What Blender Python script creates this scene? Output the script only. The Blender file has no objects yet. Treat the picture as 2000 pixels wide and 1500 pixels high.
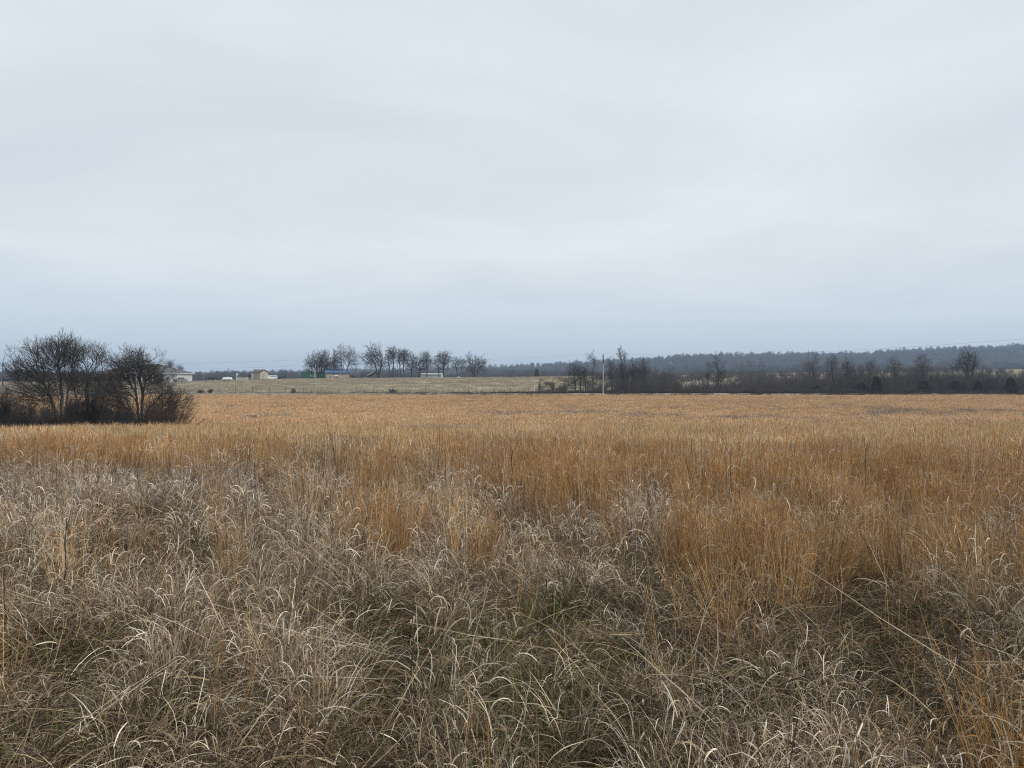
import bpy, bmesh, math, random
import numpy as np
from mathutils import Vector, Matrix

R = math.radians
SC = bpy.context.scene
COL = SC.collection
F = 1400.0          # focal length in photograph pixels (2000 px wide)
EYE = 1.65

# ------------------------------------------------------------------ camera
cam_data = bpy.data.cameras.new('camera')
cam_data.sensor_width = 36.0
cam_data.lens = 36.0 * F / 2000.0
cam_data.clip_start = 0.05
cam_data.clip_end = 20000.0
cam = bpy.data.objects.new('camera', cam_data)
COL.objects.link(cam)
cam.location = (0, 0, EYE)
cam.rotation_euler = (R(90), 0, 0)
SC.camera = cam

# ------------------------------------------------------------------ world: overcast deck over a sky
SUN_EL, SUN_AZ = 42.0, 112.0      # azimuth from +Y, clockwise: to the right, a little behind the camera
world = bpy.data.worlds.new('World')
SC.world = world
world.use_nodes = True
wt = world.node_tree
wt.nodes.clear()
def wn(t, **kw):
    n = wt.nodes.new(t)
    for k, v in kw.items():
        setattr(n, k, v)
    return n
w_out = wn('ShaderNodeOutputWorld')
sky = wn('ShaderNodeTexSky', sky_type='NISHITA', sun_disc=False)
sky.sun_elevation = R(SUN_EL)
sky.sun_rotation = R(SUN_AZ)
bg_sky = wn('ShaderNodeBackground'); bg_sky.inputs['Strength'].default_value = 0.10
wt.links.new(sky.outputs[0], bg_sky.inputs['Color'])
geo = wn('ShaderNodeTexCoord')
sep = wn('ShaderNodeSeparateXYZ'); wt.links.new(geo.outputs['Generated'], sep.inputs[0])
# project the view direction onto a flat cloud layer so that the streaks flatten towards the horizon
zc = wn('ShaderNodeMath', operation='MAXIMUM'); wt.links.new(sep.outputs['Z'], zc.inputs[0]); zc.inputs[1].default_value = 0.0
za = wn('ShaderNodeMath', operation='ADD'); wt.links.new(zc.outputs[0], za.inputs[0]); za.inputs[1].default_value = 0.10
dx = wn('ShaderNodeMath', operation='DIVIDE'); wt.links.new(sep.outputs['X'], dx.inputs[0]); wt.links.new(za.outputs[0], dx.inputs[1])
dy = wn('ShaderNodeMath', operation='DIVIDE'); wt.links.new(sep.outputs['Y'], dy.inputs[0]); wt.links.new(za.outputs[0], dy.inputs[1])
cmb = wn('ShaderNodeCombineXYZ'); wt.links.new(dx.outputs[0], cmb.inputs[0]); wt.links.new(dy.outputs[0], cmb.inputs[1])
mp = wn('ShaderNodeMapping'); mp.inputs['Scale'].default_value = (0.62, 0.85, 1.0); mp.inputs['Location'].default_value = (3.1, 1.7, 0.0)
wt.links.new(cmb.outputs[0], mp.inputs[0])
nz = wn('ShaderNodeTexNoise'); nz.inputs['Scale'].default_value = 1.0; nz.inputs['Detail'].default_value = 8.0; nz.inputs['Roughness'].default_value = 0.52
nz.inputs['Distortion'].default_value = 0.6
wt.links.new(mp.outputs[0], nz.inputs['Vector'])
mr = wn('ShaderNodeMapRange'); mr.inputs['From Min'].default_value = 0.22; mr.inputs['From Max'].default_value = 0.78
wt.links.new(nz.outputs[0], mr.inputs['Value'])
deck = wn('ShaderNodeMix', data_type='RGBA')
deck.inputs['A'].default_value = (0.505, 0.552, 0.595, 1)
deck.inputs['B'].default_value = (0.668, 0.707, 0.732, 1)
wt.links.new(mr.outputs[0], deck.inputs['Factor'])
# thicker, bluer air low over the horizon
hz = wn('ShaderNodeMapRange', interpolation_type='SMOOTHSTEP')
hz.inputs['From Min'].default_value = 0.02; hz.inputs['From Max'].default_value = 0.185
wt.links.new(sep.outputs['Z'], hz.inputs['Value'])
low = wn('ShaderNodeMix', data_type='RGBA')
low.inputs['A'].default_value = (0.487, 0.553, 0.625, 1)
wt.links.new(hz.outputs[0], low.inputs['Factor'])
wt.links.new(deck.outputs['Result'], low.inputs['B'])
# CIE overcast sky: brighter overhead than at the horizon
zen = wn('ShaderNodeMapRange'); zen.inputs['From Min'].default_value = 0.45; zen.inputs['From Max'].default_value = 1.0
zen.inputs['To Min'].default_value = 1.0; zen.inputs['To Max'].default_value = 1.15
wt.links.new(sep.outputs['Z'], zen.inputs['Value'])
bg_deck = wn('ShaderNodeBackground')
wt.links.new(low.outputs['Result'], bg_deck.inputs['Color'])
wt.links.new(zen.outputs[0], bg_deck.inputs['Strength'])
mixw = wn('ShaderNodeMixShader'); mixw.inputs[0].default_value = 0.95
wt.links.new(bg_sky.outputs[0], mixw.inputs[1]); wt.links.new(bg_deck.outputs[0], mixw.inputs[2])
wt.links.new(mixw.outputs[0], w_out.inputs['Surface'])

# ------------------------------------------------------------------ sun behind thin overcast
sun_data = bpy.data.lights.new('sun', 'SUN')
sun_data.energy = 1.5
sun_data.angle = R(10)
sun_data.color = (1.0, 0.95, 0.88)
sun = bpy.data.objects.new('sun', sun_data)
COL.objects.link(sun)
sd = Vector((math.sin(R(SUN_AZ)) * math.cos(R(SUN_EL)), math.cos(R(SUN_AZ)) * math.cos(R(SUN_EL)), math.sin(R(SUN_EL))))
sun.rotation_euler = sd.to_track_quat('Z', 'Y').to_euler()
sun.location = (60, -40, 80)

# ------------------------------------------------------------------ exposure / render settings
SC.view_settings.view_transform = 'Standard'
SC.view_settings.look = 'None'
SC.view_settings.exposure = 0.42
SC.view_settings.gamma = 1.0
SC.view_settings.use_curve_mapping = False
SC.render.engine = 'CYCLES'
SC.cycles.max_bounces = 5
SC.cycles.diffuse_bounces = 2
SC.cycles.glossy_bounces = 2
SC.cycles.transmission_bounces = 3
SC.cycles.volume_bounces = 0
SC.cycles.transparent_max_bounces = 4
SC.cycles.caustics_reflective = False
SC.cycles.caustics_refractive = False
SC.cycles.use_denoising = True
SC.cycles.denoiser = 'OPENIMAGEDENOISE'
SC.cycles.denoising_input_passes = 'RGB_ALBEDO_NORMAL'
SC.cycles.denoising_prefilter = 'NONE'
SC.cycles.denoising_quality = 'HIGH'
SC.cycles.filter_width = 1.1

# ================================================================== helpers
def tag(o, label=None, cat=None, group=None, kind=None):
    if label: o['label'] = label
    if cat: o['category'] = cat
    if group: o['group'] = group
    if kind: o['kind'] = kind
    return o

def empty(name, loc, rz=0.0, label=None, cat=None, group=None):
    o = bpy.data.objects.new(name, None)
    o.empty_display_size = 0.3
    COL.objects.link(o)
    o.location = loc; o.rotation_euler = (0, 0, rz)
    return tag(o, label, cat, group)

def mesh_from(name, V, Fc, mat, smooth=False, cols=None):
    me = bpy.data.meshes.new(name)
    V = np.asarray(V, dtype=np.float32)
    me.from_pydata(V.tolist() if len(V) < 2000 else V, [], Fc)
    me.update()
    if mat is not None: me.materials.append(mat)
    if smooth: me.shade_smooth()
    if cols is not None:
        a = me.color_attributes.new('col', 'FLOAT_COLOR', 'POINT')
        a.data.foreach_set('color', np.asarray(cols, dtype=np.float32).ravel())
    return me

def link(name, me, parent=None, loc=None, rz=0.0):
    o = bpy.data.objects.new(name, me)
    COL.objects.link(o)
    if parent is not None: o.parent = parent
    if loc is not None: o.location = loc
    if rz: o.rotation_euler = (0, 0, rz)
    return o

class MB:
    """collects simple solids, then links them as one mesh object"""
    def __init__(self): self.v = []; self.f = []
    def add(self, vs, fs):
        b = len(self.v); self.v += [tuple(p) for p in vs]; self.f += [tuple(i + b for i in q) for q in fs]; return self
    def box(self, x0, x1, y0, y1, z0, z1):
        return self.add([(x0,y0,z0),(x1,y0,z0),(x1,y1,z0),(x0,y1,z0),(x0,y0,z1),(x1,y0,z1),(x1,y1,z1),(x0,y1,z1)],
                        [(0,3,2,1),(4,5,6,7),(0,1,5,4),(1,2,6,5),(2,3,7,6),(3,0,4,7)])
    def tube(self, a, b, r0, r1=None, n=8):
        r1 = r0 if r1 is None else r1
        a = Vector(a); b = Vector(b); d = (b - a).normalized()
        s = d.orthogonal().normalized(); t = d.cross(s)
        vs = []
        for p, r in ((a, r0), (b, r1)):
            for k in range(n):
                an = 2 * math.pi * k / n
                vs.append(p + (s * math.cos(an) + t * math.sin(an)) * r)
        fs = [(k, (k+1) % n, n + (k+1) % n, n + k) for k in range(n)]
        fs += [tuple(reversed(range(n))), tuple(range(n, 2*n))]
        return self.add(vs, fs)
    def path(self, pts, r, n=5):
        for a, b in zip(pts[:-1], pts[1:]): self.tube(a, b, r, r, n)
        return self
    def prism(self, poly, y0, y1):
        """polygon in x,z pushed along y"""
        n = len(poly)
        vs = [(x, y0, z) for x, z in poly] + [(x, y1, z) for x, z in poly]
        fs = [(k, (k+1) % n, n + (k+1) % n, n + k) for k in range(n)] + [tuple(reversed(range(n))), tuple(range(n, 2*n))]
        return self.add(vs, fs)
    def build(self, name, mat, parent=None, bevel=0.0, smooth=False, loc=None, rz=0.0):
        me = mesh_from(name, self.v, self.f, mat, smooth)
        bm = bmesh.new(); bm.from_mesh(me)
        if bevel > 0:
            bmesh.ops.bevel(bm, geom=bm.edges[:], offset=bevel, segments=2, affect='EDGES', profile=0.5, clamp_overlap=True)
        bmesh.ops.recalc_face_normals(bm, faces=bm.faces[:])
        bm.to_mesh(me); bm.free()
        return link(name, me, parent, loc, rz)

def _hash(ix, iy, seed):
    h = (ix.astype(np.int64) * 374761393 + iy.astype(np.int64) * 668265263 + seed * 974634541) & 0x7fffffff
    h = ((h ^ (h >> 13)) * 1274126177) & 0x7fffffff
    return ((h ^ (h >> 16)) & 0xffff) / 65535.0
def vnoise(x, y, scale, seed=0):
    x = np.asarray(x, float) / scale; y = np.asarray(y, float) / scale
    ix = np.floor(x); iy = np.floor(y); fx = x - ix; fy = y - iy
    fx = fx*fx*(3-2*fx); fy = fy*fy*(3-2*fy)
    a = _hash(ix, iy, seed); b = _hash(ix+1, iy, seed); c = _hash(ix, iy+1, seed); d = _hash(ix+1, iy+1, seed)
    return (a*(1-fx)+b*fx)*(1-fy) + (c*(1-fx)+d*fx)*fy
def fnoise(x, y, scale, seed=0):
    return 0.55*vnoise(x, y, scale, seed) + 0.3*vnoise(x, y, scale/2.1, seed+7) + 0.15*vnoise(x, y, scale/4.3, seed+19)
def sstep(a, b, x):
    t = np.clip((np.asarray(x, float) - a) / (b - a), 0, 1); return t*t*(3-2*t)

# ------------------------------------------------------------------ terrain height
def smooth_table(pts, lo, hi, n, win):
    xs = np.linspace(lo, hi, n); ys = np.interp(xs, [p[0] for p in pts], [p[1] for p in pts])
    k = np.hanning(win); k /= k.sum()
    return xs, np.convolve(np.pad(ys, win//2, mode='edge'), k, mode='same')[win//2:win//2+n]
NX, NY = smooth_table([(-300, 1.2), (0, 0), (9, -.22), (20, -.62), (35, -1.22), (50, -1.9), (70, -2.4), (90, -2.5), (120, -2.15), (150, -1.6), (163, -1.1), (166, -.78), (173, -.78), (178, -.9), (400, -.9)], -300, 400, 2801, 21)
RX, RY = smooth_table([(0, 0), (178, 0), (230, .18), (330, .5), (440, 1.0), (520, .93), (600, .85), (9000, .8)], 0, 9000, 9001, 41)
def h(x, y):
    x = np.asarray(x, float); y = np.asarray(y, float)
    z = np.interp(y, NX, NY)
    ys = np.maximum(y, 1.0); a = x / ys; u = 1000 + F * a
    # gully with the thicket on the left
    z = z - 1.15 * sstep(-8, -24, x) * np.exp(-((y - 57) / 13.0) ** 2)
    z = z - 0.5 * sstep(6, 30, x) * np.exp(-((y - 92) / 18.0) ** 2)
    vc = np.interp(u, [-200, 340, 370, 420, 480, 560, 600, 740, 1000, 1100, 1250, 1600], [747, 746.5, 745.6, 743.8, 742.4, 741.2, 740.2, 739.2, 737.4, 736.4, 735.2, 735])
    tang = EYE + (750 - vc) / F * np.minimum(y, 294) + .9      # crest of the pasture, level with the eye line
    left = tang * sstep(176, 232, y) * (1 - sstep(294, 420, y)) + sstep(294, 420, y) * .6
    vstrip = np.interp(u, [1200, 1500, 2000, 2600], [735, 728.5, 721, 716])
    right = np.interp(y, RX, RY) * (1.65 + .9 + 450 / F * (750 - vstrip))
    m = sstep(0.155, 0.25, a)
    z = z + left * (1 - m) + right * m
    # wooded ridge far off
    vr = np.interp(u, [-600, 400, 700, 950, 1100, 1200, 1400, 1700, 1770, 2000, 2500], [731, 728, 722, 716, 709, 702, 698, 696, 690, 682, 676])
    z = z + sstep(980, 1500, y) * np.maximum(0, (750 - vr) * 1500 / F - 14.0)
    z = z + (fnoise(x, y, 9.0, 3) - .5) * 0.22 * sstep(4, 20, y) * (1 + sstep(200, 800, y) * 4)
    return z
def h1(x, y): return float(h(np.array([x]), np.array([y]))[0])
def G(u, Y):                      # ground point under photo column u at depth Y
    x = (u - 1000) / F * Y
    return (x, Y, h1(x, Y))
def P(u, v, Y):                   # point at depth Y seen at photo pixel u, v
    return ((u - 1000) / F * Y, Y, EYE - (v - 750) / F * Y)

# ------------------------------------------------------------------ materials
def mat_new(name):
    m = bpy.data.materials.new(name); m.use_nodes = True
    nt = m.node_tree; b = nt.nodes['Principled BSDF']
    return m, nt, b
def mat_noise(name, c1, c2, scale=6.0, rough=0.8, metallic=0.0, bump=0.0, stretch=(1, 1, 1), spec=0.3):
    m, nt, b = mat_new(name)
    tc = nt.nodes.new('ShaderNodeTexCoord'); mp = nt.nodes.new('ShaderNodeMapping'); mp.inputs['Scale'].default_value = stretch
    nt.links.new(tc.outputs['Object'], mp.inputs[0])
    n = nt.nodes.new('ShaderNodeTexNoise'); n.inputs['Scale'].default_value = scale; n.inputs['Detail'].default_value = 5
    nt.links.new(mp.outputs[0], n.inputs['Vector'])
    r = nt.nodes.new('ShaderNodeValToRGB'); r.color_ramp.elements[0].position = .3; r.color_ramp.elements[1].position = .7
    r.color_ramp.elements[0].color = (*c1, 1); r.color_ramp.elements[1].color = (*c2, 1)
    nt.links.new(n.outputs[0], r.inputs[0]); nt.links.new(r.outputs[0], b.inputs['Base Color'])
    b.inputs['Roughness'].default_value = rough; b.inputs['Metallic'].default_value = metallic
    b.inputs['Specular IOR Level'].default_value = spec
    if bump:
        bp = nt.nodes.new('ShaderNodeBump'); bp.inputs['Strength'].default_value = bump
        nt.links.new(n.outputs[0], bp.inputs['Height']); nt.links.new(bp.outputs[0], b.inputs['Normal'])
    return m
def mat_blade(name, rough=0.55, translucent=0.16):
    m, nt, b = mat_new(name)
    a = nt.nodes.new('ShaderNodeAttribute'); a.attribute_name = 'col'
    t = nt.nodes.new('ShaderNodeAttribute'); t.attribute_type = 'INSTANCER'; t.attribute_name = 'tint'
    mx = nt.nodes.new('ShaderNodeMix'); mx.data_type = 'RGBA'; mx.blend_type = 'MULTIPLY'; mx.inputs['Factor'].default_value = 1.0
    nt.links.new(a.outputs['Color'], mx.inputs['A']); nt.links.new(t.outputs['Color'], mx.inputs['B'])
    nt.links.new(mx.outputs['Result'], b.inputs['Base Color'])
    b.inputs['Roughness'].default_value = rough; b.inputs['Specular IOR Level'].default_value = 0.25
    if translucent:
        tr = nt.nodes.new('ShaderNodeBsdfTranslucent'); nt.links.new(mx.outputs['Result'], tr.inputs['Color'])
        ms = nt.nodes.new('ShaderNodeMixShader'); ms.inputs[0].default_value = translucent
        nt.links.new(b.outputs[0], ms.inputs[1]); nt.links.new(tr.outputs[0], ms.inputs[2])
        nt.links.new(ms.outputs[0], nt.nodes['Material Output'].inputs['Surface'])
    return m
M = {}
M['blade'] = mat_blade('dry_grass_blade')
M['bark'] = mat_noise('bark', (0.035, 0.030, 0.028), (0.085, 0.075, 0.068), 9.0, 0.9, bump=0.4)
M['bark_grey'] = mat_noise('grey_bark', (0.07, 0.062, 0.056), (0.15, 0.135, 0.122), 4.0, 0.9)
M['twig'] = mat_noise('twig', (0.034, 0.030, 0.028), (0.08, 0.07, 0.064), 3.0, 0.85)
M['twig_red'] = mat_noise('reddish_twig', (0.05, 0.035, 0.03), (0.11, 0.075, 0.06), 3.0, 0.85)
M['twig_grey'] = mat_noise('grey_twig', (0.065, 0.058, 0.055), (0.13, 0.115, 0.108), 2.0, 0.9)
M['brush'] = mat_noise('brush_twig', (0.062, 0.053, 0.048), (0.135, 0.115, 0.102), .5, 0.95)
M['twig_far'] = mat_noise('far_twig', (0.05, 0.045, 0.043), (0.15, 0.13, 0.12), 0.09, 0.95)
M['cedar'] = mat_noise('cedar_needles', (0.013, 0.015, 0.010), (0.038, 0.036, 0.022), 2.5, 0.9)
M['weed'] = mat_noise('dead_weed', (0.035, 0.026, 0.02), (0.10, 0.075, 0.055), 20.0, 0.85)
M['weed_leaf'] = mat_noise('dead_leaf', (0.30, 0.25, 0.19), (0.50, 0.43, 0.34), 25.0, 0.8)
M['gravel'] = mat_noise('gravel', (0.20, 0.17, 0.14), (0.36, 0.32, 0.27), .35, 0.95)
M['drive'] = mat_noise('gravel_drive', (0.40, 0.38, 0.35), (0.55, 0.53, 0.5), 2.0, 0.95)
M['pole'] = mat_noise('weathered_pole', (0.28, 0.265, 0.25), (0.42, 0.40, 0.375), 3.0, 0.9, stretch=(4, 4, .4))
M['pole_tar'] = mat_noise('tarred_pole_top', (0.05, 0.047, 0.045), (0.10, 0.09, 0.085), 3.0, 0.9)
M['steel_post'] = mat_noise('steel_post', (0.06, 0.065, 0.05), (0.12, 0.11, 0.09), 6.0, 0.7)
M['wood_post'] = mat_noise('old_wood_post', (0.05, 0.042, 0.036), (0.12, 0.10, 0.085), 6.0, 0.9)
M['wire'] = mat_noise('fence_wire', (0.12, 0.11, 0.10), (0.2, 0.18, 0.16), 1.0, 0.6, metallic=.4)
M['cable'] = mat_noise('power_cable', (0.10, 0.11, 0.12), (0.14, 0.15, 0.16), 1.0, 0.7)
M['cream'] = mat_noise('cream_paint', (0.70, 0.62, 0.42), (0.82, 0.74, 0.54), 4.0, 0.6)
M['white'] = mat_noise('white_paint', (0.72, 0.73, 0.74), (0.82, 0.83, 0.83), 2.0, 0.5)
M['white_wall'] = mat_noise('white_siding', (0.46, 0.46, 0.45), (0.62, 0.62, 0.61), 1.4, 0.7)
M['brick'] = mat_noise('tan_brick', (0.20, 0.16, 0.13), (0.34, 0.28, 0.24), 2.2, 0.9)
M['shingle'] = mat_noise('grey_shingle', (0.075, 0.07, 0.072), (0.14, 0.13, 0.132), 1.6, 0.95)
M['shingle_dark'] = mat_noise('dark_shingle', (0.035, 0.034, 0.038), (0.075, 0.07, 0.075), 1.6, 0.95)
M['shingle_brown'] = mat_noise('brown_roof', (0.09, 0.07, 0.06), (0.16, 0.13, 0.11), 1.6, 0.9)
M['tan'] = mat_noise('tan_siding', (0.40, 0.36, 0.29), (0.49, 0.44, 0.36), 1.0, 0.8, stretch=(1, 1, 5))
M['tan_dark'] = mat_noise('tan_door', (0.33, 0.29, 0.22), (0.41, 0.36, 0.28), 1.0, 0.8)
M['cabin'] = mat_noise('brown_tan_siding', (0.36, 0.28, 0.21), (0.46, 0.37, 0.28), 1.0, 0.85, stretch=(6, 6, 1))
M['blue_roof'] = mat_noise('blue_metal_roof', (0.085, 0.16, 0.29), (0.12, 0.205, 0.35), 1.2, 0.4, stretch=(4, .3, 1))
M['blue_trim'] = mat_noise('blue_trim', (0.02, 0.05, 0.13), (0.04, 0.08, 0.19), 1.2, 0.5)
M['green'] = mat_noise('green_metal', (0.045, 0.165, 0.095), (0.06, 0.21, 0.125), 1.2, 0.55)
M['green_dark'] = mat_noise('dark_green_metal', (0.02, 0.11, 0.06), (0.03, 0.15, 0.08), 1.2, 0.55)
M['pale_green'] = mat_noise('pale_green_panel', (0.36, 0.52, 0.44), (0.50, 0.64, 0.56), 1.2, 0.5)
M['pale_metal'] = mat_noise('pale_metal_siding', (0.42, 0.50, 0.56), (0.54, 0.61, 0.66), 0.8, 0.45, stretch=(8, 8, .5))
M['glass'] = mat_noise('dark_glass', (0.015, 0.018, 0.022), (0.035, 0.04, 0.048), 1.0, 0.12, spec=.5)
M['tyre'] = mat_noise('tyre', (0.012, 0.012, 0.012), (0.03, 0.03, 0.03), 3.0, 0.9)
M['rim'] = mat_noise('rim', (0.35, 0.36, 0.38), (0.5, 0.5, 0.52), 3.0, 0.35, metallic=.7)
M['car_white'] = mat_noise('white_car_paint', (0.74, 0.75, 0.77), (0.80, 0.81, 0.83), 1.0, 0.25, spec=.5)
M['car_dark'] = mat_noise('dark_car_paint', (0.012, 0.016, 0.024), (0.02, 0.026, 0.036), 1.0, 0.25, spec=.5)
M['car_grey'] = mat_noise('grey_car_paint', (0.16, 0.16, 0.165), (0.21, 0.21, 0.215), 1.0, 0.3, spec=.5)
M['machine'] = mat_noise('dark_machine', (0.02, 0.019, 0.022), (0.055, 0.05, 0.052), 2.0, 0.6)
M['rust'] = mat_noise('rusty_steel', (0.10, 0.05, 0.035), (0.19, 0.11, 0.08), 3.0, 0.85)
M['red_lamp'] = mat_noise('red_lens', (0.25, 0.02, 0.02), (0.35, 0.03, 0.03), 3.0, 0.3)
M['tarp'] = mat_noise('white_tarp', (0.66, 0.68, 0.70), (0.8, 0.81, 0.82), 1.0, 0.6)

# ground: reddish thatch in the field, olive turf in the pasture (attribute "pasture")
def mat_ground():
    m, nt, b = mat_new('ground_soil_and_turf')
    tc = nt.nodes.new('ShaderNodeTexCoord')
    def noise(scale, stretch, det=6):
        mp = nt.nodes.new('ShaderNodeMapping'); mp.inputs['Scale'].default_value = stretch
        nt.links.new(tc.outputs['Object'], mp.inputs[0])
        n = nt.nodes.new('ShaderNodeTexNoise'); n.inputs['Scale'].default_value = scale; n.inputs['Detail'].default_value = det
        n.inputs['Roughness'].default_value = 0.65
        nt.links.new(mp.outputs[0], n.inputs['Vector']); return n
    def ramp(n, c1, c2, lo=.35, hi=.65):
        r = nt.nodes.new('ShaderNodeValToRGB'); r.color_ramp.elements[0].position = lo; r.color_ramp.elements[1].position = hi
        r.color_ramp.elements[0].color = (*c1, 1); r.color_ramp.elements[1].color = (*c2, 1)
        nt.links.new(n.outputs[0], r.inputs[0]); return r
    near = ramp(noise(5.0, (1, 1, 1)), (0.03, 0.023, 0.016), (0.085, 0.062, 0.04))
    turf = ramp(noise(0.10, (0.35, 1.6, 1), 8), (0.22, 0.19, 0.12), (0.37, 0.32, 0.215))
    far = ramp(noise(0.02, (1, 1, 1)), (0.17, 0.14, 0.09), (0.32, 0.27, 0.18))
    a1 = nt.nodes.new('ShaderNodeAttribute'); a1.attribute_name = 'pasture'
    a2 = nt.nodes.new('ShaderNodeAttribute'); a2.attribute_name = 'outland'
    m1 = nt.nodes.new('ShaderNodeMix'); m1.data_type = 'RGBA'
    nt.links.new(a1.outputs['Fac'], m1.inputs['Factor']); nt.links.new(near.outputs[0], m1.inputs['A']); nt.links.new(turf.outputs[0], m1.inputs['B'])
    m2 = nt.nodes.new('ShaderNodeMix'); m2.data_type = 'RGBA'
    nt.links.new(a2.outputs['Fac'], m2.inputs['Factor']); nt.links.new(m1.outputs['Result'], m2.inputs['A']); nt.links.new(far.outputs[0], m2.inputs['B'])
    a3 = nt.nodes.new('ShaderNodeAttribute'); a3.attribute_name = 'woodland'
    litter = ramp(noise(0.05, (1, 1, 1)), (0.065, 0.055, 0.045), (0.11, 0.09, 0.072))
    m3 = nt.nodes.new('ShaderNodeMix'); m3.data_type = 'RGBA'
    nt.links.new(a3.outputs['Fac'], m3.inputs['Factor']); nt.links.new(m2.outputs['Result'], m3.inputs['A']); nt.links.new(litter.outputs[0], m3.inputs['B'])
    nt.links.new(m3.outputs['Result'], b.inputs['Base Color'])
    b.inputs['Roughness'].default_value = 1.0; b.inputs['Specular IOR Level'].default_value = 0.05
    bp = nt.nodes.new('ShaderNodeBump'); bp.inputs['Strength'].default_value = 0.6; bp.inputs['Distance'].default_value = 0.05
    nn = noise(12.0, (1, 1, 1)); nt.links.new(nn.outputs[0], bp.inputs['Height']); nt.links.new(bp.outputs[0], b.inputs['Normal'])
    return m
M['ground'] = mat_ground()

# ================================================================== GROUND
ROAD_Y0, ROAD_Y1 = 166.5, 171.5
def build_ground():
    ys = np.concatenate([np.arange(-40, 60, 1.0), np.arange(60, 300, 2.0), np.arange(300, 700, 10.0), np.arange(700, 2000, 40.0), np.array([2000, 2300, 2700, 3200])])
    xp = np.concatenate([np.arange(0, 40, 1.0), np.arange(40, 240, 4.0), np.arange(240, 1200, 24.0), np.array([1200, 1400, 1700, 2000, 2400])])
    xs = np.concatenate([-xp[:0:-1], xp])
    X, Y = np.meshgrid(xs, ys); Z = h(X, Y)
    V = np.stack([X.ravel(), Y.ravel(), Z.ravel()], 1)
    nx, ny = len(xs), len(ys)
    I = np.arange(nx * ny).reshape(ny, nx)
    Fc = np.stack([I[:-1, :-1].ravel(), I[:-1, 1:].ravel(), I[1:, 1:].ravel(), I[1:, :-1].ravel()], 1).tolist()
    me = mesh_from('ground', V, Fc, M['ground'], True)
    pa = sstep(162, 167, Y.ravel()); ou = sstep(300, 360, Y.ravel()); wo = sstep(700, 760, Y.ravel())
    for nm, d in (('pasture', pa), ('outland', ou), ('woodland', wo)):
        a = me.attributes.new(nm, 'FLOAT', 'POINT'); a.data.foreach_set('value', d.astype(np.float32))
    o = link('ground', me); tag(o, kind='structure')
    # gravel road, a low bed with sloping shoulders
    xs = np.arange(-220, 260, 2.0); vs = []; fs = []
    for i, x in enumerate(xs):
        z0 = h1(x, ROAD_Y0); z1 = h1(x, ROAD_Y1); c = max(z0, z1) + .12
        vs += [(x, ROAD_Y0 - .6, z0 - .1), (x, ROAD_Y0, c), (x, ROAD_Y1, c + .02), (x, ROAD_Y1 + .6, z1 - .1)]
        if i:
            b = 4 * i
            for k in range(3): fs.append((b - 4 + k, b + k, b + k + 1, b - 3 + k))
    o = link('gravel_road', mesh_from('gravel_road', vs, fs, M['gravel'])); tag(o, kind='structure')
build_ground()

# ================================================================== instancing for uncountable stuff
def proto_collection(name, meshes):
    c = bpy.data.collections.new(name)          # never linked to the scene
    for i, me in enumerate(meshes):
        c.objects.link(bpy.data.objects.new('%s_%02d' % (name, i), me))
    return c
def scatter(name, coll, pos, rot, scl, idx, tint, label=None, cat=None):
    n = len(pos)
    me = bpy.data.meshes.new(name); me.vertices.add(n)
    me.vertices.foreach_set('co', np.asarray(pos, np.float32).ravel())
    for nm, ty, key, d in (('rot', 'FLOAT_VECTOR', 'vector', rot), ('scl', 'FLOAT_VECTOR', 'vector', scl)):
        a = me.attributes.new(nm, ty, 'POINT'); a.data.foreach_set(key, np.asarray(d, np.float32).ravel())
    a = me.attributes.new('idx', 'INT', 'POINT'); a.data.foreach_set('value', np.asarray(idx, np.int32))
    a = me.attributes.new('tint', 'FLOAT_COLOR', 'POINT')
    a.data.foreach_set('color', np.concatenate([np.asarray(tint, np.float32), np.ones((n, 1), np.float32)], 1).ravel())
    o = link(name, me)
    ng = bpy.data.node_groups.new(name + '_nodes', 'GeometryNodeTree')
    ng.interface.new_socket('Geometry', in_out='INPUT', socket_type='NodeSocketGeometry')
    ng.interface.new_socket('Geometry', in_out='OUTPUT', socket_type='NodeSocketGeometry')
    N = ng.nodes.new; L = ng.links.new
    gi = N('NodeGroupInput'); go = N('NodeGroupOutput')
    iop = N('GeometryNodeInstanceOnPoints'); ci = N('GeometryNodeCollectionInfo')
    ci.inputs['Collection'].default_value = coll
    ci.inputs['Separate Children'].default_value = True; ci.inputs['Reset Children'].default_value = True
    def na(nm, ty):
        q = N('GeometryNodeInputNamedAttribute'); q.data_type = ty; q.inputs['Name'].default_value = nm; return q
    ai = na('idx', 'INT'); ar = na('rot', 'FLOAT_VECTOR'); as_ = na('scl', 'FLOAT_VECTOR')
    er = N('FunctionNodeEulerToRotation')
    L(gi.outputs[0], iop.inputs['Points']); L(ci.outputs[0], iop.inputs['Instance'])
    iop.inputs['Pick Instance'].default_value = True
    L(ai.outputs['Attribute'], iop.inputs['Instance Index'])
    L(ar.outputs['Attribute'], er.inputs[0]); L(er.outputs[0], iop.inputs['Rotation'])
    L(as_.outputs['Attribute'], iop.inputs['Scale'])
    L(iop.outputs[0], go.inputs[0])
    md = o.modifiers.new('scatter', 'NODES'); md.node_group = ng
    return tag(o, label, cat, kind='stuff')

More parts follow.
